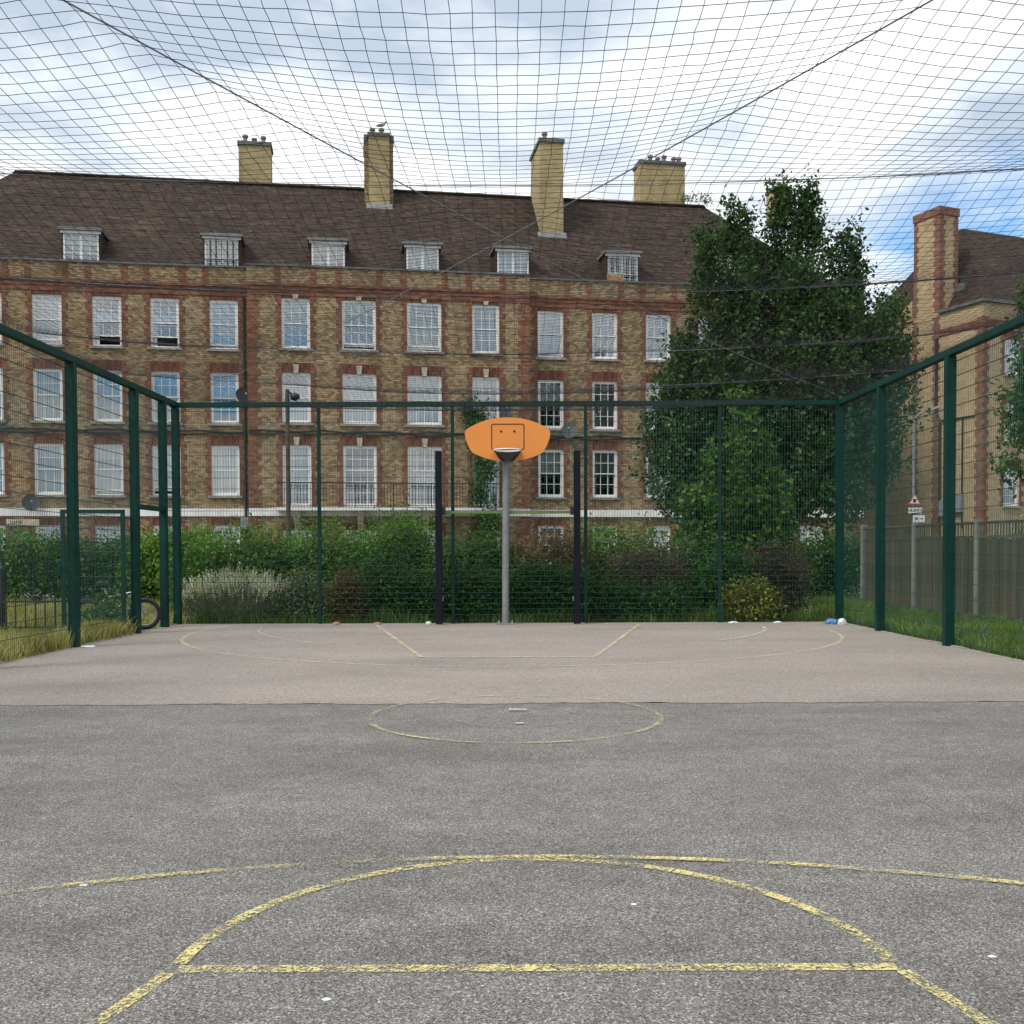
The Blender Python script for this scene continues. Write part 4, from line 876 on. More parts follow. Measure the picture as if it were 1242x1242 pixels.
# ================================================================== STREET LAMPS AND SIGNS
lp = tag(empty('street_lamp', (13.9, 35.5, 0)), 'galvanised street lamp with slanted head carrying road signs, before the pale gable', 'street lamp')
MB().tube([(0, 0, 0), (0, 0, 1.2), (0, 0, 1.25), (0, 0, 5.85)], [.085, .085, .06, .045], 10).build('column', 'galv', lp)
MB().tube([(0, 0, 5.82), (.12, -.05, 5.95), (.45, -.1, 6.08)], .03, 6).build('arm', 'galv', lp)
MB().hexa([(.35, -.18, 6.02), (.85, -.18, 6.20), (.85, .0, 6.20), (.35, 0, 6.02), (.37, -.16, 6.13), (.84, -.14, 6.28), (.84, -.04, 6.28), (.37, -.02, 6.13)]).build('lamp_head', 'galv', lp, bevel=.01)
sg = tag(empty('warning_sign', (13.9, 35.40, 0)), 'red bordered triangular warning sign on the galvanised lamp post', 'road sign')
def tri(m, r, y0, y1, cz): 
    p = [(r * math.sin(R(a)), cz + r * math.cos(R(a))) for a in (0, 120, 240)]
    m.poly([(x, y0, z) for x, z in p]); m.poly([(x, y1, z) for x, z in p][::-1])
    for i in range(3): j = (i + 1) % 3; m.quad((p[i][0], y0, p[i][1]), (p[i][0], y1, p[i][1]), (p[j][0], y1, p[j][1]), (p[j][0], y0, p[j][1]))
m = MB(); tri(m, .27, -.02, .0, 3.0); m.build('border', 'sign_red', sg); m = MB(); tri(m, .19, -.024, -.0205, 3.0); m.build('face', 'sign_white', sg)
MB().box(-.05, .05, -.028, -.0245, 2.94, 3.06).build('symbol', 'sign_black', sg); MB().box(-.03, .03, -.0, .06, 2.93, 2.99).build('clip', 'galv', sg)
s2 = tag(empty('text_plate', (13.92, 35.40, 0)), 'white rectangular plate with black capitals under the triangular sign', 'road sign')
MB().box(-.26, .26, -.02, 0, 2.54, 2.78).build('plate', 'sign_black', s2); MB().box(-.24, .24, -.024, -.0205, 2.56, 2.76).build('face', 'sign_white', s2); text_mesh('lettering', 'HUMPS', .15, 'sign_black', s2, (0, -.027, 2.66), (R(90), 0, 0)); MB().box(-.03, .03, -.0, .06, 2.63, 2.69).build('clip', 'galv', s2)
s3 = tag(empty('arrow_plate', (14.05, 35.40, 0)), 'small white plate with a blue mark, lowest on the lamp post', 'road sign')
MB().box(-.2, .2, -.02, 0, 2.26, 2.50).build('plate', 'sign_white', s3); MB().box(-.14, -.02, -.024, -.0205, 2.33, 2.43).build('symbol', 'bag_blue', s3); MB().box(.03, .14, -.024, -.0205, 2.36, 2.39).build('symbol', 'sign_black', s3); MB().box(-.16, -.1, 0, .06, 2.36, 2.42).build('clip', 'galv', s3)
l2 = tag(empty('street_lamp', (-5.62, 25.8, 0)), 'slim dark street lamp with round black head in front of the centre bay', 'street lamp')
MB().tube([(0, 0, 0), (0, 0, 1.1), (0, 0, 1.14), (0, 0, 5.38)], [.09, .09, .062, .055], 10).build('column', 'bark', l2)
MB().tube([(0, 0, 5.28), (.06, 0, 5.30), (.12, 0, 5.27)], .03, 6).build('arm', 'black', l2)
MB().tube([(.10, 0, 5.20), (.20, -.02, 5.20), (.30, -.04, 5.21)], [.085, .11, .06], 12).build('lamp_head', 'black', l2, smooth=True)

# ================================================================== TIMBER FENCE
tf = tag(empty('timber_fence', (8.25, 24.0, 0), math.atan2(-3.3, .55)), 'weathered dark close-board fence with trellis top and concrete posts on the verge', 'fence')
bd = MB().box(0, .128, -.018, 0, .08, 1.52).mesh('board'); bd.materials.append(M['wood']); gr_ = MB().box(0, 1.98, -.0, .025, 0, .15).mesh('gravel_board'); gr_.materials.append(M['wood'])
pm = MB().box(-.05, .05, -.06, .05, -.05, 1.90).mesh('concrete_post'); pm.materials.append(M['concrete'])
sl = MB().box(0, .022, -.012, .004, 1.58, 1.80).mesh('trellis_slat'); sl.materials.append(M['wood']); rail = MB().box(0, 2.08, -.02, .03, 0, .05).mesh('rail'); rail.materials.append(M['wood'])
SP = 2.18
for k in range(9):
    x0 = k * SP
    put('concrete_post', pm, 'concrete', tf, (x0, 0, 0))
    if k == 8: break
    for z in (1.53, 1.80): put('rail', rail, 'wood', tf, (x0 + .051, 0, z))
    i = 0; x = x0 + .055
    while x < x0 + SP - .17:
        o = put('board', bd, 'wood', tf, (x, .006 * (i % 2) + random.uniform(-.003, .003), random.uniform(-.012, .012))); x += .122; i += 1
    x = x0 + .08
    while x < x0 + SP - .07: put('trellis_slat', sl, 'wood', tf, (x, 0, 0)); x += .085

# low black railing left of the court
rl = tag(empty('low_railing', (-7.1, 16.75, 0), R(180)), 'low black metal railing on the dry grass outside the left fence', 'railing')
m = MB().box(0, 9, -.012, .012, .50, .53); m.box(0, 9, -.012, .012, .08, .105); m.build('rail', 'black', rl)
bar = MB().box(-.009, .009, -.009, .009, .106, .62).mesh('bar'); bar.materials.append(M['black'])
x = .06
while x < 9: put('bar', bar, 'black', rl, (x, 0, 0)); x += .12 * 1.35
for x in (.0, 2.25, 4.5, 6.75, 9): MB().box(x - .03, x + .03, -.03, .03, -.05, .72).build('post', 'black', rl)
bp = tag(empty('bollard', (-8.45, 16.95, 0)), 'thick black metal post rising above the low railing', 'post')
MB().tube([(0, 0, -.05), (0, 0, 1.05), (0, 0, 1.12)], [.07, .07, .04], 12).build('shaft', 'black', bp); MB().tube([(0, 0, .9), (0, 0, .95)], .08, 12).build('collar', 'black', bp)

# ================================================================== BICYCLE
bk = tag(empty('bicycle', (-6.75, 17.35, 0), R(8)), 'silver framed bicycle with thick black tyres leaning by the open gate', 'bicycle')
for x in (-.42, .50):
    w_ = MB().torus((x, 0, .27), (0, 1, 0), .235, .036, 28, 8).build('wheel', 'tyre', bk, smooth=True)
    m = MB().torus((x, 0, .27), (0, 1, 0), .197, .012, 24, 6); m.build('rim', 'grey_box', w_)
    m = MB()
    for k in range(10): m.tube([(x, 0, .27), (x + .195 * math.cos(R(36 * k)), 0, .27 + .195 * math.sin(R(36 * k)))], .004, 3)
    m.tube([(x, -.05, .27), (x, .05, .27)], .025, 8); m.build('spokes', 'chrome', w_)
m = MB(); bbk = (0, 0, .29); seat = (-.14, 0, .66); head = (.34, 0, .64)
m.tube([bbk, seat], .019, 8); m.tube([bbk, head], .024, 8); m.tube([(-.10, 0, .56), head], .02, 8)
for s in (-1, 1): m.tube([bbk, (-.42, s * .05, .27)], .011, 6); m.tube([(-.10, 0, .56), (-.42, s * .05, .27)], .011, 6)
m.build('frame', 'chrome', bk)
m = MB(); m.tube([(.32, 0, .72), (.37, 0, .55)], .024, 8)
for s in (-1, 1): m.tube([(.37, s * .05, .55), (.50, s * .055, .27)], .014, 6)
m.build('fork', 'chrome', bk)
m = MB(); m.tube([(.32, 0, .72), (.30, 0, .86)], .016, 8); m.tube([(.24, -.27, .90), (.29, -.1, .87), (.30, 0, .86), (.29, .1, .87), (.24, .27, .90)], .014, 8); hb = m.build('handlebar', 'chrome', bk)
for s in (-1, 1): MB().tube([(.25, s * .2, .885), (.235, s * .29, .903)], .02, 8).build('grip', 'tyre', hb)
m = MB(); m.tube([seat, (-.17, 0, .74)], .015, 8); m.build('seat_post', 'chrome', bk)
MB().tube([(-.29, 0, .765), (-.22, 0, .77), (-.12, 0, .765), (-.02, 0, .755)], [.05, .075, .045, .02], 10).build('saddle', 'tyre', bk, smooth=True)
m = MB().torus((0, -.045, .29), (0, 1, 0), .085, .008, 20, 5); m.tube([(0, -.05, .29), (.10, -.06, .17)], .012, 6); m.tube([(0, .05, .29), (-.10, .06, .41)], .012, 6); m.box(.05, .15, -.15, -.06, .155, .18); m.box(-.15, -.05, .06, .15, .40, .425); m.build('crankset', 'black', bk)

# ================================================================== LITTER
def crumple(name, loc, sx, sy, sz, mat, label, cat, seed, parts=None):
    bm = bmesh.new(); bmesh.ops.create_icosphere(bm, subdivisions=3, radius=1); r = random.Random(seed)
    ph = [(Vector((r.uniform(-1, 1), r.uniform(-1, 1), r.uniform(-1, 1))) * 4, r.uniform(0, 6)) for _ in range(7)]
    for v in bm.verts:
        d = sum(abs(math.sin(v.co.dot(a) + p)) for a, p in ph) / 7; v.co *= 0.6 + 0.7 * d; v.co.x *= sx; v.co.y *= sy; v.co.z = max(v.co.z, -.45) * sz
    zmin = min(v.co.z for v in bm.verts)
    for v in bm.verts: v.co.z -= zmin
    me = bpy.data.meshes.new(name); bm.to_mesh(me); bm.free(); return tag(obj(name, me, mat, None, loc), label, cat)
crumple('plastic_bag', (5.66, 18.1, .005), .11, .08, .065, 'bag_blue', 'crumpled blue plastic bag at the foot of the right corner post', 'bag', 1)
crumple('plastic_bag', (5.80, 17.98, .005), .07, .06, .07, 'bag_white', 'crumpled white plastic bag touching the blue one by the corner post', 'bag', 2)
crumple('litter_scrap', (-3.15, 18.34, .005), .07, .05, .035, 'litter_red', 'red wrapper on the court by a slim fence post', 'litter', 3)
crumple('litter_scrap', (-2.42, 18.36, .005), .075, .04, .028, 'litter_red', 'flattened red wrapper between the fence post and the goal', 'litter', 4)
crumple('litter_scrap', (-1.50, 18.34, .005), .05, .04, .035, 'bag_white', 'small white scrap beside the left goal post foot', 'litter', 5)
crumple('litter_scrap', (3.98, 18.4, .005), .09, .04, .022, 'bag_white', 'white scrap below the yellow green shrub beside a slim post', 'litter', 6)
crumple('litter_scrap', (4.78, 18.4, .005), .07, .04, .022, 'bag_white', 'white scrap at the fence between yellow shrub and corner post', 'litter', 7)
crumple('litter_scrap', (-5.9, 14.2, .004), .10, .08, .015, 'bag_white', 'flat white scrap at the foot of the left fence post', 'litter', 8)
for i, (x, y, s) in enumerate(((-1.70, 4.02, .016), (.45, 3.78, .012), (-.55, 2.98, .013), (1.55, 3.28, .014))):
    o = crumple('pale_fleck', (x, y, .001), s, s * .6, s * .25, 'bag_white', ['tiny pale fleck on the asphalt beside the wide yellow arc', 'tiny pale fleck inside the yellow semicircle', 'tiny pale fleck on the asphalt below the straight yellow line', 'tiny pale fleck outside the semicircle on its right hand key line side'][i], 'litter', 20 + i)

# ================================================================== PLANTS
def blob_leaves(blobs, n, L, W, up=0.25, shell=0.55, mess=0.12):
    """points spread through ellipsoids (cx,cy,cz,rx,ry,rz), denser towards the surface, lumpy outline"""
    vol = np.array([b[3] * b[4] * b[5] for b in blobs]) ** 0.75; cnt = rng.multinomial(n, vol / vol.sum()); Ps = []; Ns = []
    for b, c in zip(blobs, cnt):
        d = rdir(c); r = 1 - shell * rng.random(c) ** 1.6
        fr = rng.normal(size=(5, 3)) * 3.5; ph = rng.random(5) * 6.3
        lump = 1 + 0.09 * np.sin(d @ fr.T + ph).sum(1) / 1.2
        p = d * (r * lump)[:, None] * np.array(b[3:6]) + np.array(b[:3]) + rng.normal(0, mess, (c, 3)) * np.array([1, 1, .8])
        Ps.append(p); Ns.append(d)
    P = np.concatenate(Ps); N = np.concatenate(Ns); N = N + rng.normal(0, 0.75, N.shape) + np.array([0, 0, up * 2]); k = P[:, 2] > 0.01; P = P[k]; N = N[k]
    D = rdir(len(P)) + np.array([0, 0, -.25]); s = rng.uniform(.65, 1.35, len(P))
    return leaves(P, N, D, L * s, W * s)
def shoots(blobs, n, per, length, L, W, rnd=.35, tip=0.0):
    """upright leafy shoots growing out of the surface of ellipsoids"""
    Ps = []; Ds = []
    vol = np.array([b[3] * b[4] * b[5] for b in blobs]) ** 0.7; cnt = rng.multinomial(n, vol / vol.sum())
    for b, c in zip(blobs, cnt):
        d = rdir(c); d[:, 2] = np.abs(d[:, 2]) * .9 + .05 * d[:, 2]; base = d * (0.75 + .25 * rng.random(c))[:, None] * np.array(b[3:6]) + np.array(b[:3])
        ax = d * .45 + np.array([0, 0, 1.0]) + rng.normal(0, rnd * .6, (c, 3)); ax /= np.linalg.norm(ax, axis=1, keepdims=True); ln = length * rng.uniform(.5, 1.3, c)
        for k in range(per): 
            t = (k + .5) / per; Ps.append(base + ax * (ln * t)[:, None] + rng.normal(0, .045 + .06 * (1 - t) * length, (c, 3))); Ds.append(ax + rdir(c) * .9)
    P = np.concatenate(Ps); D = np.concatenate(Ds); N = rdir(len(P)) + np.array([0, -.2, .5]); k = P[:, 2] > .01; P, D, N = P[k], D[k], N[k]; s = rng.uniform(.7, 1.25, len(P))
    return leaves(P, N, D, L * s, W * s)
def join(*vf):
    Vs = []; Fs = []; o = 0
    for V, F in vf: Vs.append(V); Fs.append(F + o); o += len(V)
    return np.concatenate(Vs), np.concatenate(Fs)
def stems(parent, blobs, n=7, r=.018, name='stem'):
    m = MB()
    for i in range(n):
        b = random.choice(blobs); x0, y0 = b[0] + random.uniform(-.2, .2) * b[3], b[1] + random.uniform(-.2, .2) * b[4]
        m.tube([(x0, y0, -.02), (x0 + random.uniform(-.1, .1), y0, b[2] * .5), (b[0] + random.uniform(-.6, .6) * b[3], b[1] + random.uniform(-.6, .6) * b[4], b[2] + random.uniform(0, .5) * b[5])], [r, r * .8, r * .3], 5)
    m.build(name, 'bark', parent)
def shrub(name, label, cat, loc, blobs, n, L, W, mat, group=None, sh=None, mess=.11, shell=.6):
    if sh is None: sh = (70, 8, .32, L, W)
    o = tag(empty(name, loc), label, cat, group)
    parts = [blob_leaves(blobs, n, L, W, shell=shell, mess=mess)]
    if sh: parts.append(shoots(blobs, *sh))
    V, F = join(*parts); tag(soup('foliage', V, F, mat, o), kind='stuff'); stems(o, blobs); return o
HEDGE = 'shrubs in the bed behind the far mesh fence'
# tall back hedge, left to right
shrub('hedge_shrub', 'bright green bushy shrub behind the pale flower spikes, below the left wing', 'shrub', (-5.6, 20.7, 0), [(0, 0, .95, 1.25, .7, .85), (-.9, .1, .8, .7, .6, .8), (.8, -.1, .9, .8, .6, .75)], 9000, .085, .05, 'leaf_hedge', HEDGE, (120, 9, .4, .08, .045))
shrub('hedge_shrub', 'bright green shrub in front of the slim dark street lamp', 'shrub', (-3.9, 20.9, 0), [(0, 0, .95, 1.0, .7, .9), (.7, .1, .8, .7, .6, .75)], 7500, .085, .05, 'leaf_hedge', HEDGE, (110, 9, .45, .08, .045))
shrub('hedge_shrub', 'tallest arching green shrub under the balcony, left of the goal', 'shrub', (-2.35, 20.6, 0), [(0, 0, 1.1, .8, .7, .85), (.25, 0, 1.35, .5, .5, .65), (-.6, -.1, .8, .6, .6, .7)], 8000, .09, .04, 'leaf_hedge', HEDGE, (130, 10, .5, .09, .035))
shrub('hedge_shrub', 'glossy green shrub behind the left goal post', 'shrub', (-.85, 20.2, 0), [(0, 0, .85, .95, .7, .75), (.5, 0, .75, .6, .5, .65)], 8000, .08, .055, 'leaf_lime', HEDGE, (70, 8, .25, .075, .05))
shrub('hedge_shrub', 'rusty tipped shrub behind the right goal post', 'shrub', (.75, 20.4, 0), [(0, 0, .85, .8, .65, .85), (.4, 0, .9, .5, .5, .75)], 7000, .07, .04, 'leaf_rust', HEDGE, (120, 9, .3, .06, .035))
shrub('hedge_shrub', 'mid green loose shrub right of the goal, below ground floor windows', 'shrub', (2.3, 21.0, 0), [(0, 0, .9, 1.0, .7, .9), (-.6, .1, .9, .6, .5, .8)], 8000, .08, .045, 'leaf_hedge', HEDGE, (120, 9, .45, .075, .04))
shrub('hedge_shrub', 'dusky purple shrub right of the goal between two slim fence posts', 'shrub', (2.55, 19.75, 0), [(0, 0, .72, .75, .5, .55), (.4, .1, .6, .5, .4, .5)], 5500, .055, .035, 'leaf_purple', HEDGE, (190, 9, .42, .05, .03))
shrub('hedge_shrub', 'deep green shrub at the foot of the young tree', 'shrub', (3.9, 20.9, 0), [(0, 0, .8, .9, .7, .8), (.6, 0, .7, .6, .6, .7)], 7500, .085, .05, 'leaf_deep', HEDGE)
shrub('hedge_shrub', 'purple and cream mottled shrub beside the right corner post', 'shrub', (5.05, 19.6, 0), [(0, 0, .7, .55, .5, .65), (.25, .1, .6, .4, .4, .55)], 4200, .06, .04, 'leaf_purple', HEDGE, (150, 9, .42, .055, .035))
shrub('hedge_shrub', 'light yellow green shrub behind the mottled one near the corner', 'shrub', (5.7, 22.2, 0), [(0, 0, .85, .75, .6, .8)], 4500, .08, .05, 'leaf_lime', HEDGE)
# front row against the wire; deep green leaves also paint in shade at hedge foot
shrub('hedge_shrub', 'variegated cream edged shrub next to the pale flower spikes', 'shrub', (-4.0, 19.25, 0), [(0, 0, .38, .65, .35, .38), (.1, .05, .65, .28, .25, .3), (.5, 0, .3, .4, .3, .3)], 5500, .05, .036, 'leaf_varie', HEDGE, (80, 7, .28, .05, .035))
shrub('hedge_shrub', 'deep green shrub against the wire in the goal mouth, left of the pole', 'shrub', (-.85, 19.15, 0), [(0, 0, .48, .85, .4, .5)], 6500, .07, .045, 'leaf_deep', HEDGE)
shrub('hedge_shrub', 'deep green shrub against the wire in the goal mouth, right of the pole', 'shrub', (.7, 19.2, 0), [(0, 0, .52, .85, .42, .54)], 6500, .07, .045, 'leaf_deep', HEDGE)
shrub('hedge_shrub', 'deep green shrub against the wire left of the left goal post', 'shrub', (-2.25, 19.3, 0), [(0, 0, .52, .75, .42, .52)], 6000, .07, .045, 'leaf_deep', HEDGE)
shrub('hedge_shrub', 'small rusty shrub by the slim post left of the goal', 'shrub', (-3.05, 19.05, 0), [(0, 0, .42, .35, .3, .42)], 2600, .055, .03, 'leaf_rust', HEDGE)
shrub('hedge_shrub', 'deep green shrub against the wire below the purple one', 'shrub', (2.3, 19.1, 0), [(-.4, 0, .35, .6, .35, .36), (.5, 0, .33, .6, .35, .34)], 5500, .065, .04, 'leaf_deep', HEDGE)
shrub('hedge_shrub', 'low yellow green shrub against the wire near the right corner', 'shrub', (4.42, 18.98, 0), [(0, 0, .28, .50, .28, .32), (.1, 0, .42, .25, .2, .2)], 4200, .06, .042, 'leaf_yellow', HEDGE)
shrub('hedge_shrub', 'deep green shrub behind the low yellow one', 'shrub', (4.2, 19.7, 0), [(0, 0, .55, .8, .45, .6)], 5000, .08, .05, 'leaf_deep', HEDGE)
# pale flower spikes
fl = tag(empty('lavender_clump', (-5.15, 19.25, 0)), 'grey green clump topped with pale flower spikes in the left fence corner', 'flowers')
n = 5000; t = rng.random(n); a = rng.random(n) * 6.283; rr_ = np.sqrt(rng.random(n)); bx_, by_ = rr_ * np.cos(a) * .95, rr_ * np.sin(a) * .42
hh = .72 * (1 - .45 * rr_ ** 2) * t; lean = .25 * t
Pq = np.column_stack([bx_ * (1 + lean), by_ * (1 + lean), hh + .02]); Dq = np.column_stack([bx_ * .5, by_ * .5, np.ones(n)]) + rng.normal(0, .3, (n, 3))
V, F = leaves(Pq, rdir(n) + np.array([0, -.8, 0]), Dq, .13 * rng.uniform(.7, 1.3, n), .012); tag(soup('foliage', V, F, 'leaf_grey', fl), kind='stuff')
Pn = []; Dn = []; 
for k in range(680):
    a = random.uniform(0, 6.283); r = math.sqrt(random.random()); x, y = r * math.cos(a) * 1.15, r * math.sin(a) * .5; z = .72 * (1 - .45 * r * r) + random.uniform(-.06, .22); d = Vector((x * .45 + random.gauss(0, .12), y * .4 + random.gauss(0, .1), 1)).normalized()
    for j in range(6): q = Vector((x, y, z)) + d * (.028 * j); Pn.append((q.x + random.gauss(0, .006), q.y + random.gauss(0, .006), q.z)); Dn.append(tuple(d))
Pn = np.array(Pn); Dn = np.array(Dn); V, F = leaves(Pn, rdir(len(Pn)), Dn + rdir(len(Pn)) * .3, .04, .02); tag(soup('flower_spikes', V, F, 'flower_white', fl), kind='stuff')
# hedge left of the court
HL = 'hedge shrubs beyond the low railing'
for i, (x, y, r, h, mt, lb) in enumerate(((-15.2, 25.2, 1.5, 1.65, 'leaf_hedge', 'green hedge shrub below the nameplate, far left beyond the low railing'), (-12.3, 25.0, 1.7, 1.75, 'leaf_hedge', 'broad green hedge shrub under the satellite dish, beyond the low railing'), (-9.9, 24.6, 1.4, 1.55, 'leaf_deep', 'darker green hedge shrub seen through the open gate'), (-7.7, 23.6, 1.2, 1.75, 'leaf_hedge', 'green hedge shrub filling the entrance gap'))):
    shrub('hedge_shrub', lb, 'shrub', (x, y, 0), [(0, 0, h * .5, r, .8, h * .52), (r * .4, 0, h * .62, r * .6, .6, h * .42), (-r * .5, 0, h * .55, r * .55, .6, h * .45)], 9500, .10, .06, mt, HL, (110, 9, .4, .09, .05))
shrub('hedge_shrub', 'green hedge outside the right corner post, left of the timber fence', 'shrub', (8.0, 25.8, 0), [(0, 0, .8, 1.4, .7, .85), (-.8, 0, .8, .8, .6, .8), (.3, .2, 1.0, .8, .6, .75)], 9000, .09, .055, 'leaf_deep')
shrub('climbing_shrub', 'tangled creeper spilling over the timber fence trellis', 'shrub', (10.6, 18.3, 0), [(0, 0, 1.5, 1.0, 1.6, .45), (-.1, 1.2, 1.6, .8, .9, .4), (-.5, -.8, 1.35, .5, .9, .45)], 6500, .075, .045, 'leaf_varie', None, (60, 7, .3, .06, .04))
# weeds near the gate and bicycle
shrub('weed_clump', 'tall leafy weeds in front of the bicycle outside the left fence', 'weeds', (-6.55, 16.7, 0), [(0, 0, .25, .28, .2, .3), (-.3, .1, .18, .25, .2, .2)], 700, .09, .04, 'leaf_hedge', None, (30, 7, .25, .08, .03))
# wall climber on the centre bay
cl = tag(empty('climbing_plant', toW(16.05, PRJ - .25, 0), TH), 'leafy climber growing up the facade past the balcony behind the backboard', 'climbing plant')
bl = [(-.1, 0, 5.5, .28, .25, .6), (-.2, 0, 6.35, .5, .3, .4), (.15, -.2, 4.5, .42, .3, .6), (-.12, -.4, 3.5, .3, .3, .6), (.18, -.5, 2.5, .42, .35, .55), (0, -.5, 1.7, .3, .3, .6), (-.4, 0, 6.75, .3, .2, .25)]
V, F = join(blob_leaves(bl, 2600, .14, .08, mess=.15, shell=.85), shoots(bl, 110, 8, .55, .13, .07)); tag(soup('foliage', V, F, 'leaf_deep', cl), kind='stuff')
MB().tube([(0, -.3, -.02), (.05, -.3, 1.6), (-.03, -.2, 3.2), (.03, 0, 4.8), (-.1, .05, 6.4)], [.05, .045, .04, .03, .015], 7).build('stem', 'bark', cl)
for i, (u, z) in enumerate(((26.9, 17.05), (27.3, 17.0), (26.35, 17.05))):
    o = tag(empty('roof_weed', toW(u, RY0 + RUN + .1, z), TH), ['tallest weed sprouting on the ridge right of the broad chimney', 'smaller weed on the ridge nearest the hip end', 'tiny weed at the foot of the broad chimney'][(0, 1, 2)[i]], 'weed', 'weeds on the roof ridge')
    V, F = shoots([(0, 0, .12, .2, .12, .15)], 14, 8, .45 - .08 * i, .10, .06); tag(soup('foliage', V, F, 'leaf_hedge', o), kind='stuff'); MB().tube([(0, 0, -.05), (0, 0, .25)], .01, 5).build('stem', 'bark', o)

# ---- trees
def tree(name, label, loc, spires, clusters, per, L, W, mat, trunk_r, fork, core=1.0, clen=.55):
    """spires: (dx, dy, z_base, z_top, max_radius); leaf shoots fill spindle volumes around upright limbs"""
    o = tag(empty(name, loc), label, 'tree'); m = MB()
    m.tube([(0, 0, -.1), (.03, .02, fork * .5), (0, 0, fork)], [trunk_r * 1.35, trunk_r, trunk_r * .85], 10); m.build('trunk', 'bark', o)
    m = MB(); wts = np.array([(s[3] - s[2]) * s[4] ** 1.5 for s in spires]); cnt = rng.multinomial(clusters, wts / wts.sum()); Ps = []; Ds = []
    for s, c in zip(spires, cnt):
        dx, dy, zb, zt, rm = s; top = np.array([dx, dy, zt]); 
        pts = [(0, 0, fork * .8), (dx * .45, dy * .45, max(fork, zb) + .1 * (zt - zb)), (dx * .85, dy * .85, zb + .45 * (zt - zb)), (dx, dy, zt - .3)]
        m.tube(pts, [trunk_r * .55, trunk_r * .42, trunk_r * .22, .012], 6)
        t = rng.random(c) ** .85; prof = np.interp(t, [0, .12, .35, .6, .82, 1], [.55, .92, 1.0, .76, .36, .05]); a = rng.random(c) * 6.283; rr = rm * prof * (rng.random(c) ** .42)
        cx = dx * (0.75 + .25 * t); cy = dy * (.75 + .25 * t); lump = 1 + .16 * np.sin(t * 14 + a * 2 + dx * 3) + .1 * np.sin(a * 5 + t * 9)
        P0 = np.column_stack([cx + rr * lump * np.cos(a), cy + rr * lump * np.sin(a), zb + t * (zt - zb)])
        ax = np.column_stack([np.cos(a) * .42, np.sin(a) * .42, np.ones(c)]) + rng.normal(0, .22, (c, 3)); ax /= np.linalg.norm(ax, axis=1, keepdims=True); ln = clen * rng.uniform(.5, 1.35, c)
        for k in range(per):
            f = (k + .4) / per; Ps.append(P0 + ax * (ln * f)[:, None] + rng.normal(0, .035 + .11 * (1 - f), (c, 3))); Ds.append(ax * .6 + rdir(c))
    m.build('limbs', 'bark', o)
    P = np.concatenate(Ps); D = np.concatenate(Ds); N = rdir(len(P)) * .9 + np.array([0, -.15, .55]); s = rng.uniform(.7, 1.3, len(P))
    V, F = leaves(P, N, D, L * s, W * s); tag(soup('crown', V, F, mat, o), kind='stuff'); return o
# big upright tree: plan position about 29 m away
tree('broadleaf_tree', 'large dense dark green tree with upright spires in front of the block', (7.6, 29.0, 0), [
    (0.10, 0.00, 2.60, 11.20, 1.28), (0.85, 0.30, 2.60, 11.30, 1.18), (-1.25, -0.30, 2.40, 10.65, 1.08), (1.95, 0.00, 2.20, 10.00, 1.08), (-2.15, -0.50, 2.00, 9.85, 1.22), (2.05, 0.60, 1.90, 8.80, 1.52),
    (3.15, 0.20, 3.10, 8.20, 1.15), (2.60, -0.80, 2.80, 7.40, 1.21), (-2.75, 0.00, 1.70, 7.20, 1.28), (-1.60, -1.00, 1.50, 8.30, 1.40), (0.30, -1.20, 1.60, 8.60, 1.52), (1.30, -1.10, 1.60, 7.60, 1.46), (-0.60, 0.90, 2.20, 9.70, 1.13), (-3.10, -0.40, 1.80, 5.90, 1.28), (-3.60, -0.10, 2.20, 5.00, 0.85), (3.50, 0.10, 4.30, 6.90, 0.83), (-2.30, 0.40, 1.40, 6.50, 1.34)], 6400, 15, .135, .08, 'leaf_tree', .20, 1.8, clen=.72)
tree('young_tree', 'slender young tree with fresh lime green leaves close behind the far fence', (4.85, 21.8, 0), [(0.1, 0, 1.0, 4.4, .42), (.38, -.1, 1.3, 3.7, .40), (-.42, 0, .9, 3.35, .50), (.75, .1, .9, 2.75, .50), (-1.0, 0, .8, 2.45, .50), (.2, -.3, .6, 2.3, .6)], 640, 11, .13, .075, 'leaf_lime', .06, .9, clen=.42)
tree('verge_tree', 'green tree with upright shoots overhanging the timber fence at the edge', (11.95, 23.2, 0), [(-.35, 0, 3.6, 6.9, .32), (.15, 0, 2.7, 6.3, .6), (-.3, .1, 2.7, 5.2, .62), (1.0, .2, 2.0, 8.2, 1.0), (1.9, .3, 1.8, 8.8, 1.1), (.5, -.4, 2.5, 5.6, .7)], 1900, 13, .12, .075, 'leaf_deep', .12, 1.7)

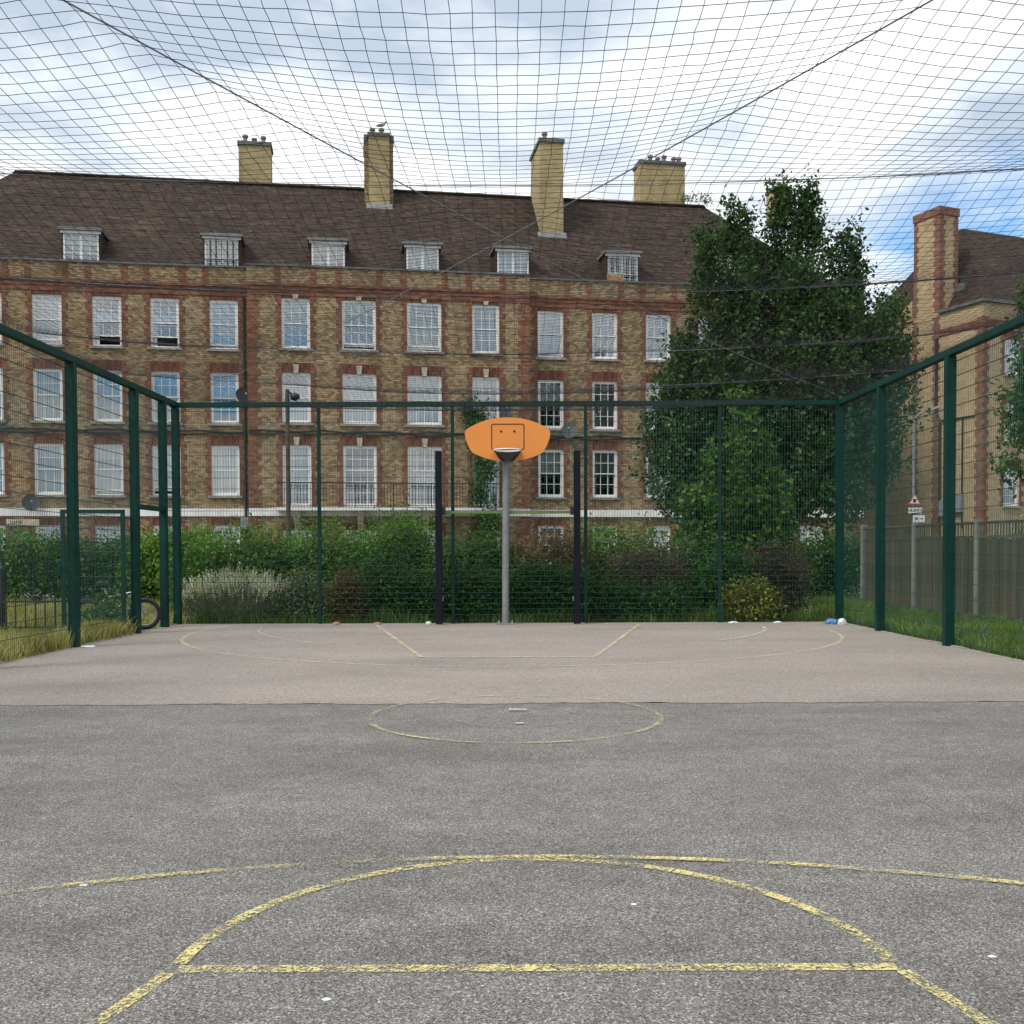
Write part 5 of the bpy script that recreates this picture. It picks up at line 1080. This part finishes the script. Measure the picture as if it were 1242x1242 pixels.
# ---- grass
def grass(name, regions, n, hmin, hmax, mat, w=.008):
    Ps = []
    ar = np.array([(r[1] - r[0]) * (r[3] - r[2]) * r[4] for r in regions]); cnt = rng.multinomial(n, ar / ar.sum())
    for r, c in zip(regions, cnt): Ps.append(np.column_stack([rng.uniform(r[0], r[1], c), rng.uniform(r[2], r[3], c)]))
    P = np.concatenate(Ps); n = len(P); cl_ = np.sin(P[:, 0] * 3.1 + 1.3 * np.sin(P[:, 1] * 2.3)) * np.sin(P[:, 1] * 2.7 + P[:, 0]); h = rng.uniform(hmin, hmax, n) * (1 + .45 * cl_)
    a = rng.random(n) * 6.283; ax = np.column_stack([np.cos(a), np.sin(a)]) * w; le = rng.normal(0, .4, (n, 2)) * h[:, None]
    z = np.full((n, 1), -.03); A_ = np.column_stack([P - ax, z]); B_ = np.column_stack([P + ax, z]); C_ = np.column_stack([P + le * .4 + ax * .6, h * .6]); E_ = np.column_stack([P + le * .4 - ax * .6, h * .6]); T_ = np.column_stack([P + le, h])
    V = np.stack([A_, B_, C_, E_, T_], 1).reshape(-1, 3); i = np.arange(n) * 5
    F = np.concatenate([np.stack([i, i + 1, i + 2], 1), np.stack([i, i + 2, i + 3], 1), np.stack([i + 3, i + 2, i + 4], 1)])
    return tag(soup(name, V, F, mat), kind='stuff')
tag(grass('dry_grass', [(-8.2, -6.07, 9.5, 14.9, 1.0), (-7.0, -6.07, 14.9, 16.6, 1.0), (-12, -7.0, 16.9, 24, .55), (-6.9, -6.1, 18.0, 24, .3)], 46000, .08, .26, 'grass_dry'), 'pale dry grass growing outside the left fence', 'grass')
tag(grass('verge_grass', [(6.03, 8.6, 9.5, 18.6, 1.0), (6.03, 8.2, 18.6, 25, .6), (8.6, 9.6, 9.5, 17, .5)], 46000, .06, .22, 'grass_green'), 'green grass verge between the right fence and the timber fence', 'grass')
tag(grass('bed_grass', [(-5.9, 5.9, 18.68, 19.2, 1.0), (-5.9, 8, 19.2, 30, .10)], 14000, .08, .26, 'grass_green'), 'rough grass at the foot of the far mesh fence', 'grass')
